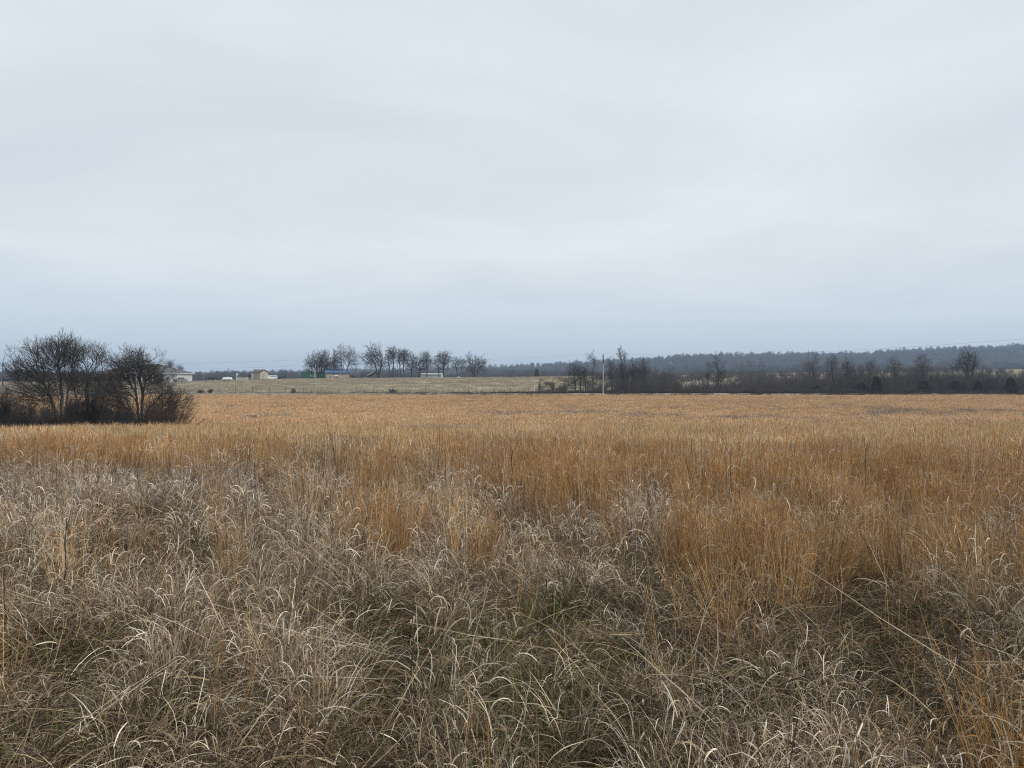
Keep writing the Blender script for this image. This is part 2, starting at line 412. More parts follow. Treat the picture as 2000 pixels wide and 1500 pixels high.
# ------------------------------------------------------------------ grass blades
def blades(rng, n, base, length, th0, bend, power, width, cols, k=6, twist=0.8, phi=None, z0=None, taper=1.0, roll=None, kink=0.0):
    """ribbons: returns verts (n*(k+1)*2,3), faces, colours"""
    phi = rng.uniform(0, 2*np.pi, n) if phi is None else phi
    s = np.linspace(0, 1, k + 1)[None, :]
    th = th0[:, None] + bend[:, None] * s ** power[:, None]
    if kink:
        th = th + rng.normal(0, kink, (n, k + 1))
    ph = phi[:, None] + rng.uniform(-twist, twist, (n, 1)) * s + rng.normal(0, .06, (n, k + 1))
    d = np.stack([np.cos(ph) * np.sin(th), np.sin(ph) * np.sin(th), np.cos(th)], 2)
    seg = d[:, :-1] * (length / k)[:, None, None]
    p = np.concatenate([np.zeros((n, 1, 3)), np.cumsum(seg, 1)], 1) + base[:, None, :]
    if z0 is not None: p[:, :, 2] += z0[:, None]
    side = np.stack([-np.sin(ph), np.cos(ph), np.zeros_like(ph)], 2)
    nor = np.cross(d, side)
    rl = (rng.uniform(-1.2, 1.2, (n, 1)) if roll is None else roll[:, None]) + rng.uniform(-1.0, 1.0, (n, 1)) * s
    wv = side * np.cos(rl)[:, :, None] + nor * np.sin(rl)[:, :, None]
    prof = np.where(s < .25, .55 + 1.8 * s, 1.0) * (1 - taper * np.clip((s - .35) / .65, 0, 1) ** 1.6 * .88)
    w = (width[:, None] * prof)[:, :, None] * .5
    a = p + wv * w; b = p - wv * w
    V = np.stack([a, b], 2).reshape(-1, 3)
    i0 = (np.arange(n) * (k + 1) * 2)[:, None] + (np.arange(k) * 2)[None, :]
    Fc = np.stack([i0, i0 + 1, i0 + 3, i0 + 2], 2).reshape(-1, 4)
    C = np.repeat(np.concatenate([cols, np.ones((n, 1))], 1), (k + 1) * 2, 0)
    return V, Fc, C
def join(parts):
    V = []; Fs = []; C = []; o = 0
    for v, f, c in parts:
        V.append(v); Fs.append(f + o); C.append(c); o += len(v)
    return np.concatenate(V), np.concatenate(Fs), np.concatenate(C)
def blade_mesh(name, parts):
    V, Fc, C = join(parts)
    return mesh_from(name, V, Fc.tolist(), M['blade'], False, C)
PALE = np.array([[.76, .675, .55], [.65, .565, .445], [.64, .53, .38]])
TAN = np.array([[.42, .335, .235], [.35, .27, .18], [.39, .285, .17]])
DUN = np.array([[.13, .094, .062], [.09, .064, .042], [.17, .12, .075]])
ORG = np.array([[.50, .262, .085], [.44, .215, .062], [.54, .315, .115], [.36, .165, .045]])
GRN = np.array([[.085, .125, .03], [.12, .165, .045], [.17, .19, .07]])
STRAW = np.array([[.60, .48, .28], [.55, .42, .22], [.50, .42, .29]])
def pick(rng, n, *pw):
    pal = np.concatenate([p for p, w in pw]); pr = np.concatenate([np.full(len(p), w / len(p)) for p, w in pw])
    c = pal[rng.choice(len(pal), n, p=pr / pr.sum())]
    return np.clip(c * rng.uniform(.78, 1.2, (n, 1)) * (1 + rng.normal(0, .012, (n, 3))), 0, .85)
U = lambda rng, a, b, n: rng.uniform(a, b, n)
def base_disc(rng, n, r):
    a = rng.uniform(0, 2*np.pi, n); q = r * np.sqrt(rng.uniform(0, 1, n))
    return np.stack([q*np.cos(a), q*np.sin(a), np.zeros(n)], 1), a

def proto_curl(seed, wide=1.0, nb=105):
    rng = np.random.default_rng(seed); parts = []
    b, a = base_disc(rng, nb, .15)
    parts.append(blades(rng, nb, b, U(rng, .18, .60, nb), U(rng, .05, .85, nb), U(rng, 1.1, 4.2, nb), U(rng, 1.3, 3.0, nb),
                        U(rng, .0030, .0066, nb) * wide, pick(rng, nb, (PALE, .38), (TAN, .32), (DUN, .30)), 8, 1.6, a + rng.normal(0, .9, nb)))
    m = nb // 4                                   # narrow wisps and broken bits
    b, a = base_disc(rng, m, .18)
    parts.append(blades(rng, m, b, U(rng, .12, .42, m), U(rng, .1, 1.4, m), U(rng, .3, 2.4, m), U(rng, 1, 2, m),
                        U(rng, .0016, .0032, m) * wide, pick(rng, m, (PALE, .2), (TAN, .35), (DUN, .45)), 5, 1.4, z0=U(rng, 0, .12, m)))
    m = 8                                        # upright culms
    b, a = base_disc(rng, m, .12)
    parts.append(blades(rng, m, b, U(rng, .35, .80, m), U(rng, 0, .3, m), U(rng, -.2, .5, m), U(rng, 1, 2, m),
                        np.full(m, .003) * wide, pick(rng, m, (DUN, .6), (TAN, .4)), 4, .3, taper=.4))
    m = 8                                       # short broad bleached leaves curling off them
    b, a = base_disc(rng, m, .15)
    parts.append(blades(rng, m, b, U(rng, .10, .22, m), U(rng, .2, .7, m), U(rng, 1.6, 3.6, m), U(rng, 1, 2, m),
                        U(rng, .004, .0075, m) * wide, pick(rng, m, (PALE, .75), (TAN, .25)), 7, 1.0, z0=U(rng, .18, .50, m)))
    return blade_mesh('curled_tuft', parts)
def proto_sedge(seed, wide=1.0, nb=70, hgt=1.0, rad=.12, leaf=1.0, k=4):
    rng = np.random.default_rng(seed); parts = []
    b, a = base_disc(rng, nb, rad)
    L = U(rng, .55, 1.0, nb) * hgt
    parts.append(blades(rng, nb, b, L, np.abs(rng.normal(0, .15, nb)), rng.normal(.06, .24, nb), U(rng, 1, 2, nb),
                        U(rng, .0020, .0038, nb) * wide, pick(rng, nb, (ORG, .70), (STRAW, .14), (DUN, .16)), k, .25, a, taper=.7))
    m = int(nb * 1.7 * leaf)
    if m:
        b, a = base_disc(rng, m, rad * 1.15)
        parts.append(blades(rng, m, b, U(rng, .05, .19, m), U(rng, .1, 1.0, m), U(rng, .4, 3.0, m), U(rng, 1, 2, m),
                            U(rng, .0022, .0045, m) * wide, pick(rng, m, (ORG, .60), (STRAW, .20), (PALE, .12), (DUN, .08)), 4, .8, z0=U(rng, .12, .78, m) * hgt))
    m = nb // 5
    b, a = base_disc(rng, m, rad)
    parts.append(blades(rng, m, b, U(rng, .2, .45, m), U(rng, .3, .9, m), U(rng, .4, 1.8, m), U(rng, 1, 2, m),
                        U(rng, .003, .005, m) * wide, pick(rng, m, (ORG, .4), (TAN, .6)), 5, .8))
    return blade_mesh('sedge_clump', parts)
def proto_thatch(seed, wide=1.0, nb=70, green=.12):
    rng = np.random.default_rng(seed); parts = []
    b, a = base_disc(rng, nb, .24)
    parts.append(blades(rng, nb, b, U(rng, .12, .42, nb), U(rng, .9, 1.7, nb), U(rng, -.5, .9, nb), U(rng, 1, 2, nb),
                        U(rng, .0028, .0062, nb) * wide, pick(rng, nb, (TAN, .34), (DUN, .42), (PALE, .14), (GRN, green)), 5, 1.4, z0=U(rng, .02, .17, nb), kink=.08))
    m = nb // 2
    b, a = base_disc(rng, m, .24)
    parts.append(blades(rng, m, b, U(rng, .10, .26, m), U(rng, .1, .8, m), U(rng, .2, 1.8, m), U(rng, 1, 2, m),
                        U(rng, .0025, .005, m) * wide, pick(rng, m, (TAN, .5), (DUN, .25), (PALE, .1), (GRN, green * 1.6)), 4, 1.0))
    return blade_mesh('thatch_patch', parts)
def proto_green(seed, wide=1.0, nb=90):
    rng = np.random.default_rng(seed); parts = []
    b, a = base_disc(rng, nb, .2)
    parts.append(blades(rng, nb, b, U(rng, .10, .30, nb), U(rng, .1, .7, nb), U(rng, .2, 1.4, nb), U(rng, 1, 2, nb),
                        U(rng, .003, .0055, nb) * wide, pick(rng, nb, (GRN, .85), (TAN, .15)), 4, .6, a))
    return blade_mesh('green_tuft', parts)
def proto_straw(seed):
    rng = np.random.default_rng(seed); m = 5; parts = []
    b, a = base_disc(rng, m, .25)
    parts.append(blades(rng, m, b, U(rng, .4, .95, m), U(rng, .7, 1.55, m), U(rng, -.15, .6, m), U(rng, 1, 2, m),
                        U(rng, .0024, .0046, m), pick(rng, m, (STRAW, .6), (PALE, .15), (DUN, .25)), 7, .3, z0=U(rng, .08, .35, m), taper=.6, kink=.03))
    return blade_mesh('fallen_straw', parts)
def proto_far(seed, wide, nb, kind):
    """a metre-wide patch of standing grass for the distance"""
    rng = np.random.default_rng(seed); parts = []
    b = np.stack([rng.uniform(-.55, .55, nb), rng.uniform(-.55, .55, nb), np.zeros(nb)], 1)
    c = {'org': pick(rng, nb, (ORG, .62), (STRAW, .28), (DUN, .10)), 'grey': pick(rng, nb, (TAN, .4), (DUN, .4), (PALE, .2))}[kind]
    parts.append(blades(rng, nb, b, U(rng, .5, .98, nb), np.abs(rng.normal(0, .14, nb)), rng.normal(.15, .3, nb), U(rng, 1, 2, nb),
                        U(rng, .004, .0075, nb) * wide, c, 3, .4, taper=.8))
    m = nb
    b = np.stack([rng.uniform(-.55, .55, m), rng.uniform(-.55, .55, m), np.zeros(m)], 1)
    c = {'org': pick(rng, m, (ORG, .48), (STRAW, .36), (PALE, .16)), 'grey': pick(rng, m, (TAN, .4), (DUN, .25), (PALE, .35))}[kind]
    parts.append(blades(rng, m, b, U(rng, .1, .26, m), U(rng, .1, .8, m), U(rng, .2, 2, m), U(rng, 1, 2, m),
                        U(rng, .004, .007, m) * wide, c, 3, .8, z0=U(rng, .25, .75, m)))
    return blade_mesh('distant_patch', parts)

def wedge(rng, d0, d1, dens, margin=2.0, half=.79):
    """random ground points between depths d0 and d1 in the field of view plus a margin"""
    wmax = 2 * (half * d1 + margin); n = int(wmax * (d1 - d0) * dens)
    x = rng.uniform(-wmax/2, wmax/2, n); y = rng.uniform(d0, d1, n)
    k = np.abs(x) < half * y + margin
    return x[k], y[k]
def place(rng, x, y, nproto, smin, smax, tintbase, tintvar=.12, tilt=.12, zs=None, sink=.02):
    n = len(x); z = h(x, y) - sink
    rot = np.stack([rng.normal(0, tilt, n), rng.normal(0, tilt, n), rng.uniform(0, 2*np.pi, n)], 1)
    s = rng.uniform(smin, smax, n); sc = np.stack([s, s, s * (1 if zs is None else zs)], 1)
    t = np.asarray(tintbase) * np.ones((n, 3)) * rng.normal(1, tintvar, (n, 1)).clip(.6, 1.4) * (1 + rng.normal(0, .008, (n, 3)))
    return np.stack([x, y, z], 1), rot, sc, rng.integers(0, nproto, n), t.clip(.2, 1.6)

# where the russet sedge begins, by photo column (depth of the boundary)
def d_bound(u):
    return np.interp(u, [-300, 0, 600, 850, 1050, 1250, 1400, 1700, 2000, 2300], [17.0, 16.5, 15.5, 13.2, 11.2, 7.6, 5.0, 4.9, 4.6, 4.2])
CLUMPS = [  # u, depth, radius: russet clumps that stand in the grey grass
    (690, 7.0, .32), (735, 6.8, .30), (780, 7.2, .22), (1058, 8.6, .20), (905, 8.4, .18), (865, 7.6, .12), (1230, 7.3, .35), (1290, 6.6, .3),
    (1180, 7.4, .15), (30, 7.4, .12), (55, 7.1, .10), (165, 5.9, .13), (205, 5.5, .13), (300, 7.2, .10), (318, 6.9, .08), (350, 6.7, .05),
    (400, 7.6, .08), (940, 5.9, .10), (820, 5.6, .07), (1075, 4.1, .14), (1110, 3.9, .14), (1160, 4.0, .12), (905, 4.6, .08), (895, 3.9, .07), (915, 3.3, .05),
    (1450, 5.0, .3), (1550, 5.2, .35), (1620, 5.0, .22), (1380, 5.1, .2), (1930, 3.3, .14), (1990, 3.0, .22), (2040, 3.6, .3), (1960, 2.6, .2), (1900, 2.35, .12), (2030, 2.5, .3),
    (1760, 2.5, .12), (520, 8.8, .10), (255, 9.0, .12), (120, 9.2, .10), (600, 9.3, .15), (450, 6.2, .05), (880, 2.9, .05), (680, 9.8, .3)]
CLEAR = [(960, 4.2, .75), (1080, 3.5, .7), (850, 3.6, .4), (1780, 6.0, .55), (1880, 5.9, .55), (1950, 6.3, .5), (1250, 3.0, .35), (700, 5.0, .35), (1420, 7.4, .3), (1020, 5.2, .4), (1560, 3.6, .25), (260, 6.1, .3)]
def spots(x, y, lst, soft=.35):
    f = np.zeros(len(x))
    for u, d, r in lst:
        q = np.hypot(x - (u - 1000) / F * d, y - d) / r
        f = np.maximum(f, 1 - sstep(1 - soft, 1 + soft, q))
    return f
def orange_amount(x, y):
    u = 1000 + F * x / np.maximum(y, .5); db = d_bound(u)
    n = fnoise(x, y, 1.6, 11) - .5
    f = sstep(.76, 1.22, (y + n * np.minimum(6.0, y * .45)) / db)
    pockets = sstep(.50, .64, fnoise(x, y, 1.7, 31)) * (1 - sstep(13, 22, y)) * .92   # grey clumps inside the sedge
    return np.maximum(f * (1 - pockets), spots(x, y, CLUMPS))

def build_grass():
    rng = np.random.default_rng(5)
    curls = proto_collection('curled_tuft', [proto_curl(100 + i) for i in range(16)])
    curlw = proto_collection('curled_tuft_wide', [proto_curl(140 + i, 1.5, 80) for i in range(7)])
    sedge = proto_collection('sedge_clump', [proto_sedge(200 + i) for i in range(8)])
    sedgew = proto_collection('sedge_clump_wide', [proto_sedge(240 + i, 1.7, 60, 1.0, .2, .8, 3) for i in range(7)])
    thatch = proto_collection('thatch_patch', [proto_thatch(300 + i) for i in range(8)])
    green = proto_collection('green_tuft', [proto_green(340 + i) for i in range(4)])
    straw = proto_collection('fallen_straw', [proto_straw(360 + i) for i in range(8)])
    faro = proto_collection('russet_patch', [proto_far(400 + i, 2.2, 90, 'org') for i in range(6)])
    farg = proto_collection('grey_patch', [proto_far(440 + i, 2.2, 90, 'grey') for i in range(5)])
    faro2 = proto_collection('russet_patch_far', [proto_far(480 + i, 5.0, 55, 'org') for i in range(5)])

    # ---- matted thatch under everything near; tint darkened to paint shade between the tufts
    x, y = wedge(rng, .9, 19, 12, 2.2)
    scatter('matted_thatch', thatch, *place(rng, x, y, 8, .8, 1.35, (.52, .45, .37), .3), label='matted dead grass thatch lying on the ground in the foreground', cat='dead grass')
    # ---- grey curled grass
    x, y = wedge(rng, 1.15, 20, 21, 2.2)
    o = orange_amount(x, y); c = spots(x, y, CLEAR, .5)
    heap = .6 * vnoise(x, y, .85, 41) + .4 * vnoise(x, y, .38, 43)
    keep = rng.uniform(0, 1, len(x)) < (1 - o * .80) * (1 - c * .75) * sstep(.30, .54, heap) * np.where(y < 1.7, .6, 1)
    x, y = x[keep], y[keep]; heap = heap[keep]
    zs = .42 + .95 * sstep(.32, .72, heap) * (.75 + .25 * sstep(2, 6, y))
    far = y > 7.5
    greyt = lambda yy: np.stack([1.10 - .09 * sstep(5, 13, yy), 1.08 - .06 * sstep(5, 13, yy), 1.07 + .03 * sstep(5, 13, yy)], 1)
    scatter('curled_grey_grass', curls, *place(rng, x[~far], y[~far], 16, .58, 1.05, greyt(y[~far]), .14, .16, zs[~far]), label='pale grey curled dead grass tangled across the foreground', cat='dead grass')
    scatter('curled_grey_grass', curlw, *place(rng, x[far], y[far], 7, .75, 1.15, greyt(y[far]), .14, .16, zs[far]), label='pale grey curled dead grass in the band before the russet sedge', cat='dead grass')
    # ---- russet sedge, near
    x, y = wedge(rng, 1.8, 20, 30, 2.2)
    o = orange_amount(x, y) * (1 - .8 * spots(x, y, CLEAR, .4)); dn = .05 + .95 * sstep(.36, .68, .55 * vnoise(x, y, .62, 51) + .45 * vnoise(x, y, .27, 53)) + .5 * sstep(11, 18, y)
    stray = (fnoise(x, y, .6, 61) > .66) * .05 * (y > 4)
    keep = rng.uniform(0, 1, len(x)) < np.maximum(o * dn * (.30 + .70 * sstep(2.6, 5.4, y)), stray)
    x, y = x[keep], y[keep]
    hs = .58 + .58 * fnoise(x, y, 1.1, 71)
    tint = np.stack([.92 + .2*fnoise(x, y, 2, 81), .90 + .3*fnoise(x, y, 2, 81), .85 + .6*fnoise(x, y, 2, 81)], 1)
    far = y > 9
    scatter('russet_sedge', sedge, *place(rng, x[~far], y[~far], 8, .85, 1.12, tint[~far], .16, .13, hs[~far]), label='upright russet sedge clumps standing in the near grey grass', cat='dead grass')
    scatter('russet_sedge', sedgew, *place(rng, x[far], y[far], 7, .85, 1.12, tint[far], .16, .12, hs[far]), label='russet sedge just beyond the band of grey grass', cat='dead grass')
    loose = proto_collection('loose_sedge', [proto_sedge(270 + i, 1.0, 9, 1.0, .10, .8) for i in range(8)])
    x, y = wedge(rng, 2.6, 17, 2.8, 1.2)
    k = rng.uniform(0, 1, len(x)) < sstep(.38, .62, fnoise(x, y, .9, 95)); x, y = x[k], y[k]
    scatter('loose_sedge_stems', loose, *place(rng, x, y, 8, .7, 1.05, (1, 1, 1), .18, .12), label='single russet sedge stems scattered through the grey grass', cat='dead grass')
    # ---- green grass in the openings
    x, y = wedge(rng, 1.5, 10, 26, 1)
    g = np.maximum(spots(x, y, CLEAR, .6) * .38, sstep(.62, .75, fnoise(x, y, .7, 91)) * .28)
    keep = rng.uniform(0, 1, len(x)) < g
    scatter('green_grass', green, *place(rng, x[keep], y[keep], 4, .75, 1.3, (.95, .92, .9), .2), label='short green grass showing in gaps of the dead grass', cat='grass')
    # ---- long fallen straws
    x, y = wedge(rng, 1.9, 11, 1.5, 1)
    scatter('fallen_straw', straw, *place(rng, x, y, 8, .7, 1.15, (1, 1, 1), .15, .1), label='long pale straws leaning and fallen over the near grass', cat='straw')
    # ---- middle distance
    x, y = wedge(rng, 13, 60, 5.5, 2)
    k = rng.uniform(0, 1, len(x)) < (1 - sstep(38, 60, y)) * np.where(y < 20, orange_amount(x, y) * sstep(13, 20, y), 1); x, y = x[k], y[k]
    n = fnoise(x, y, 7, 101); gz = sstep(.56, .70, fnoise(x, y, 5, 111)) * .55 * sstep(0, 25, 60 - y)
    isg = rng.uniform(0, 1, len(x)) < gz
    tint = np.stack([1.03 + .28*n, 1.03 + .38*n, 1.0 + .7*n], 1)
    hs = .62 + .55 * fnoise(x, y, 3.0, 121)
    tint = tint * (.82 + .36 * fnoise(x, y, 2.2, 125))[:, None]
    scatter('russet_field', faro, *place(rng, x[~isg], y[~isg], 6, .85, 1.15, tint[~isg], .12, .12, hs[~isg]), label='russet and straw coloured grass field in the middle distance', cat='grass')
    scatter('grey_field_grass', farg, *place(rng, x[isg], y[isg], 5, .8, 1.1, (1, 1, 1), .12, .08, hs[isg]), label='greyer grass mixed through the russet field', cat='grass')
    # ---- far field up to the road
    x, y = wedge(rng, 40, 163.5, 1.9, 4, .8)
    k = rng.uniform(0, 1, len(x)) < sstep(40, 62, y) * .95 + .05; x, y = x[k], y[k]
    n = fnoise(x * .6, y * 1.3, 17, 131); w = fnoise(x, y * 1.6, 9, 141)
    weeds = sstep(.56, .66, fnoise(x * .7, y, 10, 151)) * np.exp(-((y - 96 + .08 * x) / 16.0) ** 2) * sstep(-10, 12, x)
    tint = np.stack([1.10 + .32*n, 1.06 + .36*n, .98 + .62*n], 1)
    isg = rng.uniform(0, 1, len(x)) < np.maximum(weeds * .75, sstep(.64, .78, w) * .3)
    hz = np.interp(y, [42, 60, 120, 150, 163], [.8, .72, .62, .5, .36]) * rng.uniform(.8, 1.1, len(y))
    scatter('far_russet_field', faro2, *place(rng, x[~isg], y[~isg], 5, 1.0, 1.4, tint[~isg], .08, .06, hz[~isg]), label='far slope of tawny grass running up to the gravel road', cat='grass')
    gt = np.stack([.72 - .0*n[isg], .72 - .0*n[isg], .82 - .0*n[isg]], 1)
    scatter('far_weed_patches', farg, *place(rng, x[isg], y[isg], 5, 1.1, 1.6, gt, .15, .08, hz[isg]), label='dark grey weed patches in the far tawny slope', cat='weeds')
    # ---- pasture turf behind the road
    x, y = wedge(rng, 173, 292, .55, 4, .8)
    a = x / y; k = a < .27; x, y = x[k], y[k]
    n = fnoise(x * .25, y, 7, 161)
    tint = np.stack([.78 + .45*n, .82 + .42*n, .82 + .5*n], 1)
    p = place(rng, x, y, 5, 1.6, 2.6, tint, .08, .05); p[2][:, 2] *= .09
    scatter('pasture_grass', farg, *p, label='short olive pasture grass below the farm buildings', cat='grass')
build_grass()

# ================================================================== BARE TREES
def frustums(A, B, ra, rb, n):
    """tapered n-sided tubes for many segments at once"""
    A = np.asarray(A, float); B = np.asarray(B, float); m = len(A)
    d = B - A; L = np.linalg.norm(d, axis=1, keepdims=True); d = d / np.maximum(L, 1e-9)
    ref = np.where(np.abs(d[:, 2:3]) < .9, np.array([[0, 0, 1.]]), np.array([[1., 0, 0]]))
    s = np.cross(d, ref); s /= np.linalg.norm(s, axis=1, keepdims=True); t = np.cross(d, s)
    an = np.arange(n) * 2 * np.pi / n
    ring = s[:, None, :] * np.cos(an)[None, :, None] + t[:, None, :] * np.sin(an)[None, :, None]
    V = np.concatenate([A[:, None] + ring * np.asarray(ra)[:, None, None], B[:, None] + ring * np.asarray(rb)[:, None, None]], 1).reshape(-1, 3)
    b = (np.arange(m) * 2 * n)[:, None]; k = np.arange(n)[None, :]; k2 = (k + 1) % n
    Fc = np.stack([b + k, b + k2, b + n + k2, b + n + k], 2).reshape(-1, 4)
    return V, Fc

def dendrite(rng, nodes, parent, pts, step, bf=.45, turn=.7, gravity=.25):
    """every point of the crown joins the branch that reaches it with the shortest, straightest way to the root"""
    nodes = [np.asarray(p, float) for p in nodes]; parent = list(parent); m = len(nodes)
    cap = m + len(pts) * 4 + 10
    NP = np.zeros((cap, 3)); DR = np.zeros((cap, 3)); PL = np.zeros(cap); PA = np.full(cap, -1, int)
    for i in range(m):
        NP[i] = nodes[i]; PA[i] = parent[i]
        if parent[i] >= 0:
            d = NP[i] - NP[parent[i]]; l = np.linalg.norm(d) + 1e-9; DR[i] = d / l; PL[i] = PL[parent[i]] + l
        else: DR[i] = (0, 0, 1)
    size = np.ptp(pts[:, 2]) + 1e-6
    lim = NP[:m, 2].min() + .28 * (NP[:m, 2].max() - NP[:m, 2].min())
    bad = np.zeros(cap); bad[:m] = np.where(NP[:m, 2] < lim, 1e3, 0)     # no limbs from the foot of the stems
    n = m
    for p in pts[np.argsort(np.linalg.norm(pts - NP[:m][np.argmax(NP[:m, 2])], axis=1))]:
        d = p - NP[:n]; L = np.linalg.norm(d, axis=1) + 1e-9
        cs = (d * DR[:n]).sum(1) / L
        cost = L * (1 + turn * (1 - cs)) + bf * PL[:n] + bad[:n] + gravity * np.maximum(0, -d[:, 2])
        q = int(cost.argmin()); l = L[q]; k = min(4, max(1, int(round(l / step))))
        prev = q; d0 = DR[q] * l * .28
        for j in range(1, k + 1):
            t = j / k; c = NP[q] + (p - NP[q]) * t + d0 * t * (1 - t) * 2 + rng.normal(0, step * .10, 3) * (j < k)
            if n >= cap: break
            NP[n] = c; v = c - NP[prev]; ll = np.linalg.norm(v) + 1e-9; DR[n] = v / ll; PL[n] = PL[prev] + ll; PA[n] = prev; prev = n; n += 1
    return NP[:n], PA[:n]

def tree_mesh(rng, nodes, parent, tip, expo=2.3, twigs=2, twig_len=.5, thick=None, sides=5, twig_up=.25):
    n = len(nodes)
    nch = np.bincount(parent[parent >= 0], minlength=n)
    r = np.where(nch == 0, tip ** expo, 0.0)
    for i in range(n - 1, 0, -1):
        if parent[i] >= 0: r[parent[i]] += r[i]
    r = r ** (1 / expo)
    seg = np.where(parent >= 0)[0]
    A = nodes[parent[seg]]; B = nodes[seg]; rb = r[seg]; ra = np.minimum(r[parent[seg]], rb * 1.5)
    thick = tip * 3.2 if thick is None else thick
    big = rb > thick
    # short end twigs
    cand = np.where((nch <= 1) & (r < tip * 2.6) & (parent >= 0))[0]
    TA = []; TB = []; 
    if len(cand) and twigs:
        for rep in range(twigs):
            d = nodes[cand] - nodes[parent[cand]]; d /= np.linalg.norm(d, axis=1, keepdims=True) + 1e-9
            q = d + rng.normal(0, .55, d.shape); q[:, 2] += twig_up
            q /= np.linalg.norm(q, axis=1, keepdims=True)
            e = nodes[cand] + q * (twig_len * rng.uniform(.4, 1.2, len(cand)))[:, None]
            TA.append(nodes[cand]); TB.append(e)
            q2 = q + rng.normal(0, .6, d.shape); q2 /= np.linalg.norm(q2, axis=1, keepdims=True)
            mid = nodes[cand] * .45 + e * .55
            TA.append(mid); TB.append(mid + q2 * (twig_len * .55 * rng.uniform(.5, 1.1, len(cand)))[:, None])
        TA = np.concatenate(TA); TB = np.concatenate(TB)
    trunk = frustums(A[big], B[big], ra[big], rb[big], sides + 1)
    V, Fc = frustums(A[~big], B[~big], ra[~big], rb[~big], 4 if sides > 4 else 3)
    if len(TA):
        V2, F2 = frustums(TA, TB, np.full(len(TA), tip * .85), np.full(len(TA), tip * .45), 3)
        F2 = [tuple(f) for f in (F2 + len(V)).tolist()]
        V = np.concatenate([V, V2]); Fc = [tuple(f) for f in Fc.tolist()] + F2
    else: Fc = Fc.tolist()
    return trunk, (V, Fc)

def ellipsoid(rng, n, c, rx, ry, rz, shell=.5):
    d = rng.normal(0, 1, (n, 3)); d /= np.linalg.norm(d, axis=1, keepdims=True)
    q = rng.uniform(0, 1, n) ** (1 / 3.0 * shell + 0.12)
    return np.asarray(c) + d * q[:, None] * np.array([rx, ry, rz])

def bare_tree(name, label, seed, Y, trunks, crowns, tip, step, npts=300, mats=('bark', 'twig'), group=None, cat='tree', twigs=2, twig_len=.5, sides=5, depth=.8, thick=None, expo=2.5, bf=.45, turn=.8, gap=.25):
    """trunks: polylines in photo pixels at depth Y (the first point is set on the ground);
       crowns: (u, v, half width, half height, share)"""
    rng = np.random.default_rng(seed); s = Y / F
    base = G(trunks[0][0][0], Y)
    nodes = []; parent = []
    for tr in trunks:
        pts = [np.array(P(u, v, Y)) for u, v in tr]
        pts[0][2] = h1(pts[0][0], Y) - .08
        yo = rng.uniform(-.5, .5) * s * 8
        last = -1
        for a, b in zip(pts[:-1], pts[1:]):
            m = max(2, int(np.linalg.norm(b - a) / step))
            for k in range(0 if last < 0 else 1, m + 1):
                p = a + (b - a) * k / m + rng.normal(0, step * .10, 3) * (k > 0)
                p[1] += yo * (len(nodes) % 50) / 50.0 * (last >= 0)
                nodes.append(p); parent.append(last); last = len(nodes) - 1
    tot = sum(c[2] * c[3] * c[4] for c in crowns); P_ = []
    for (u, v, ru, rv, w) in crowns:
        k = int(npts * ru * rv * w / tot) + 3
        dd = rng.normal(0, 1, (k, 3)); dd /= np.linalg.norm(dd, axis=1, keepdims=True)
        q = dd * (rng.uniform(.02, 1, (k, 1)) ** .42) * (.58 + .74 * vnoise(np.arctan2(dd[:, 2], dd[:, 0]) * 2.2 + 9, dd[:, 1] * 2.0 + 9, .42, seed + 5))[:, None]
        P_.append(np.array(P(u, v, Y)) + q * np.array([ru * s, ru * s * depth, rv * s]))
    P_ = np.concatenate(P_)
    cl = vnoise(P_[:, 0] * 1.0 + 50, P_[:, 2] + P_[:, 1] * .6, step * 4.5, seed)          # leave gaps between the boughs
    P_ = P_[(cl > gap) & (P_[:, 2] > h(P_[:, 0], P_[:, 1]) + .3)]
    nd, pa = dendrite(rng, nodes, parent, P_, step, bf, turn)
    (tv, tf), (cv, cf) = tree_mesh(rng, nd, pa, tip, expo, twigs, twig_len, thick, sides)
    root = empty(name, base, 0, label, cat, group)
    o = np.array(base)
    link('trunk', mesh_from('trunk', tv - o, tf.tolist(), M[mats[0]], True), root)
    link('crown', mesh_from('crown', cv - o, cf, M[mats[1]], False), root)
    return root

# ---- the thicket in the gully, about 53 m off
HERO = dict(tip=.0085, step=.22, gap=.33, twigs=2, twig_len=.55, sides=6, expo=2.5, turn=1.1, bf=.55)
bare_tree('bare_tree', 'tallest bare tree of the dark thicket, wide crown of upswept branches', 1, 53.0,
          [[(124, 850), (119, 812), (121, 775), (118, 740), (114, 712)], [(121, 832), (108, 800), (98, 768), (82, 742), (66, 722)], [(120, 800), (132, 765), (142, 735), (140, 712)]],
          [(92, 692, 60, 36, 1.2), (54, 726, 42, 30, 1.2), (134, 690, 34, 38, 1.1), (60, 772, 52, 24, .9), (118, 745, 50, 34, 1.1)], npts=3000, **HERO)
bare_tree('bare_tree', 'bare tree in the thicket between its tallest tree and the one by the house', 2, 56.0,
          [[(168, 850), (171, 805), (168, 765), (174, 730)], [(169, 838), (152, 795), (148, 760)], [(170, 815), (186, 780), (196, 752)]],
          [(180, 698, 32, 32, 1.2), (160, 738, 40, 34, 1), (195, 755, 36, 30, 1)], npts=1500, **HERO)
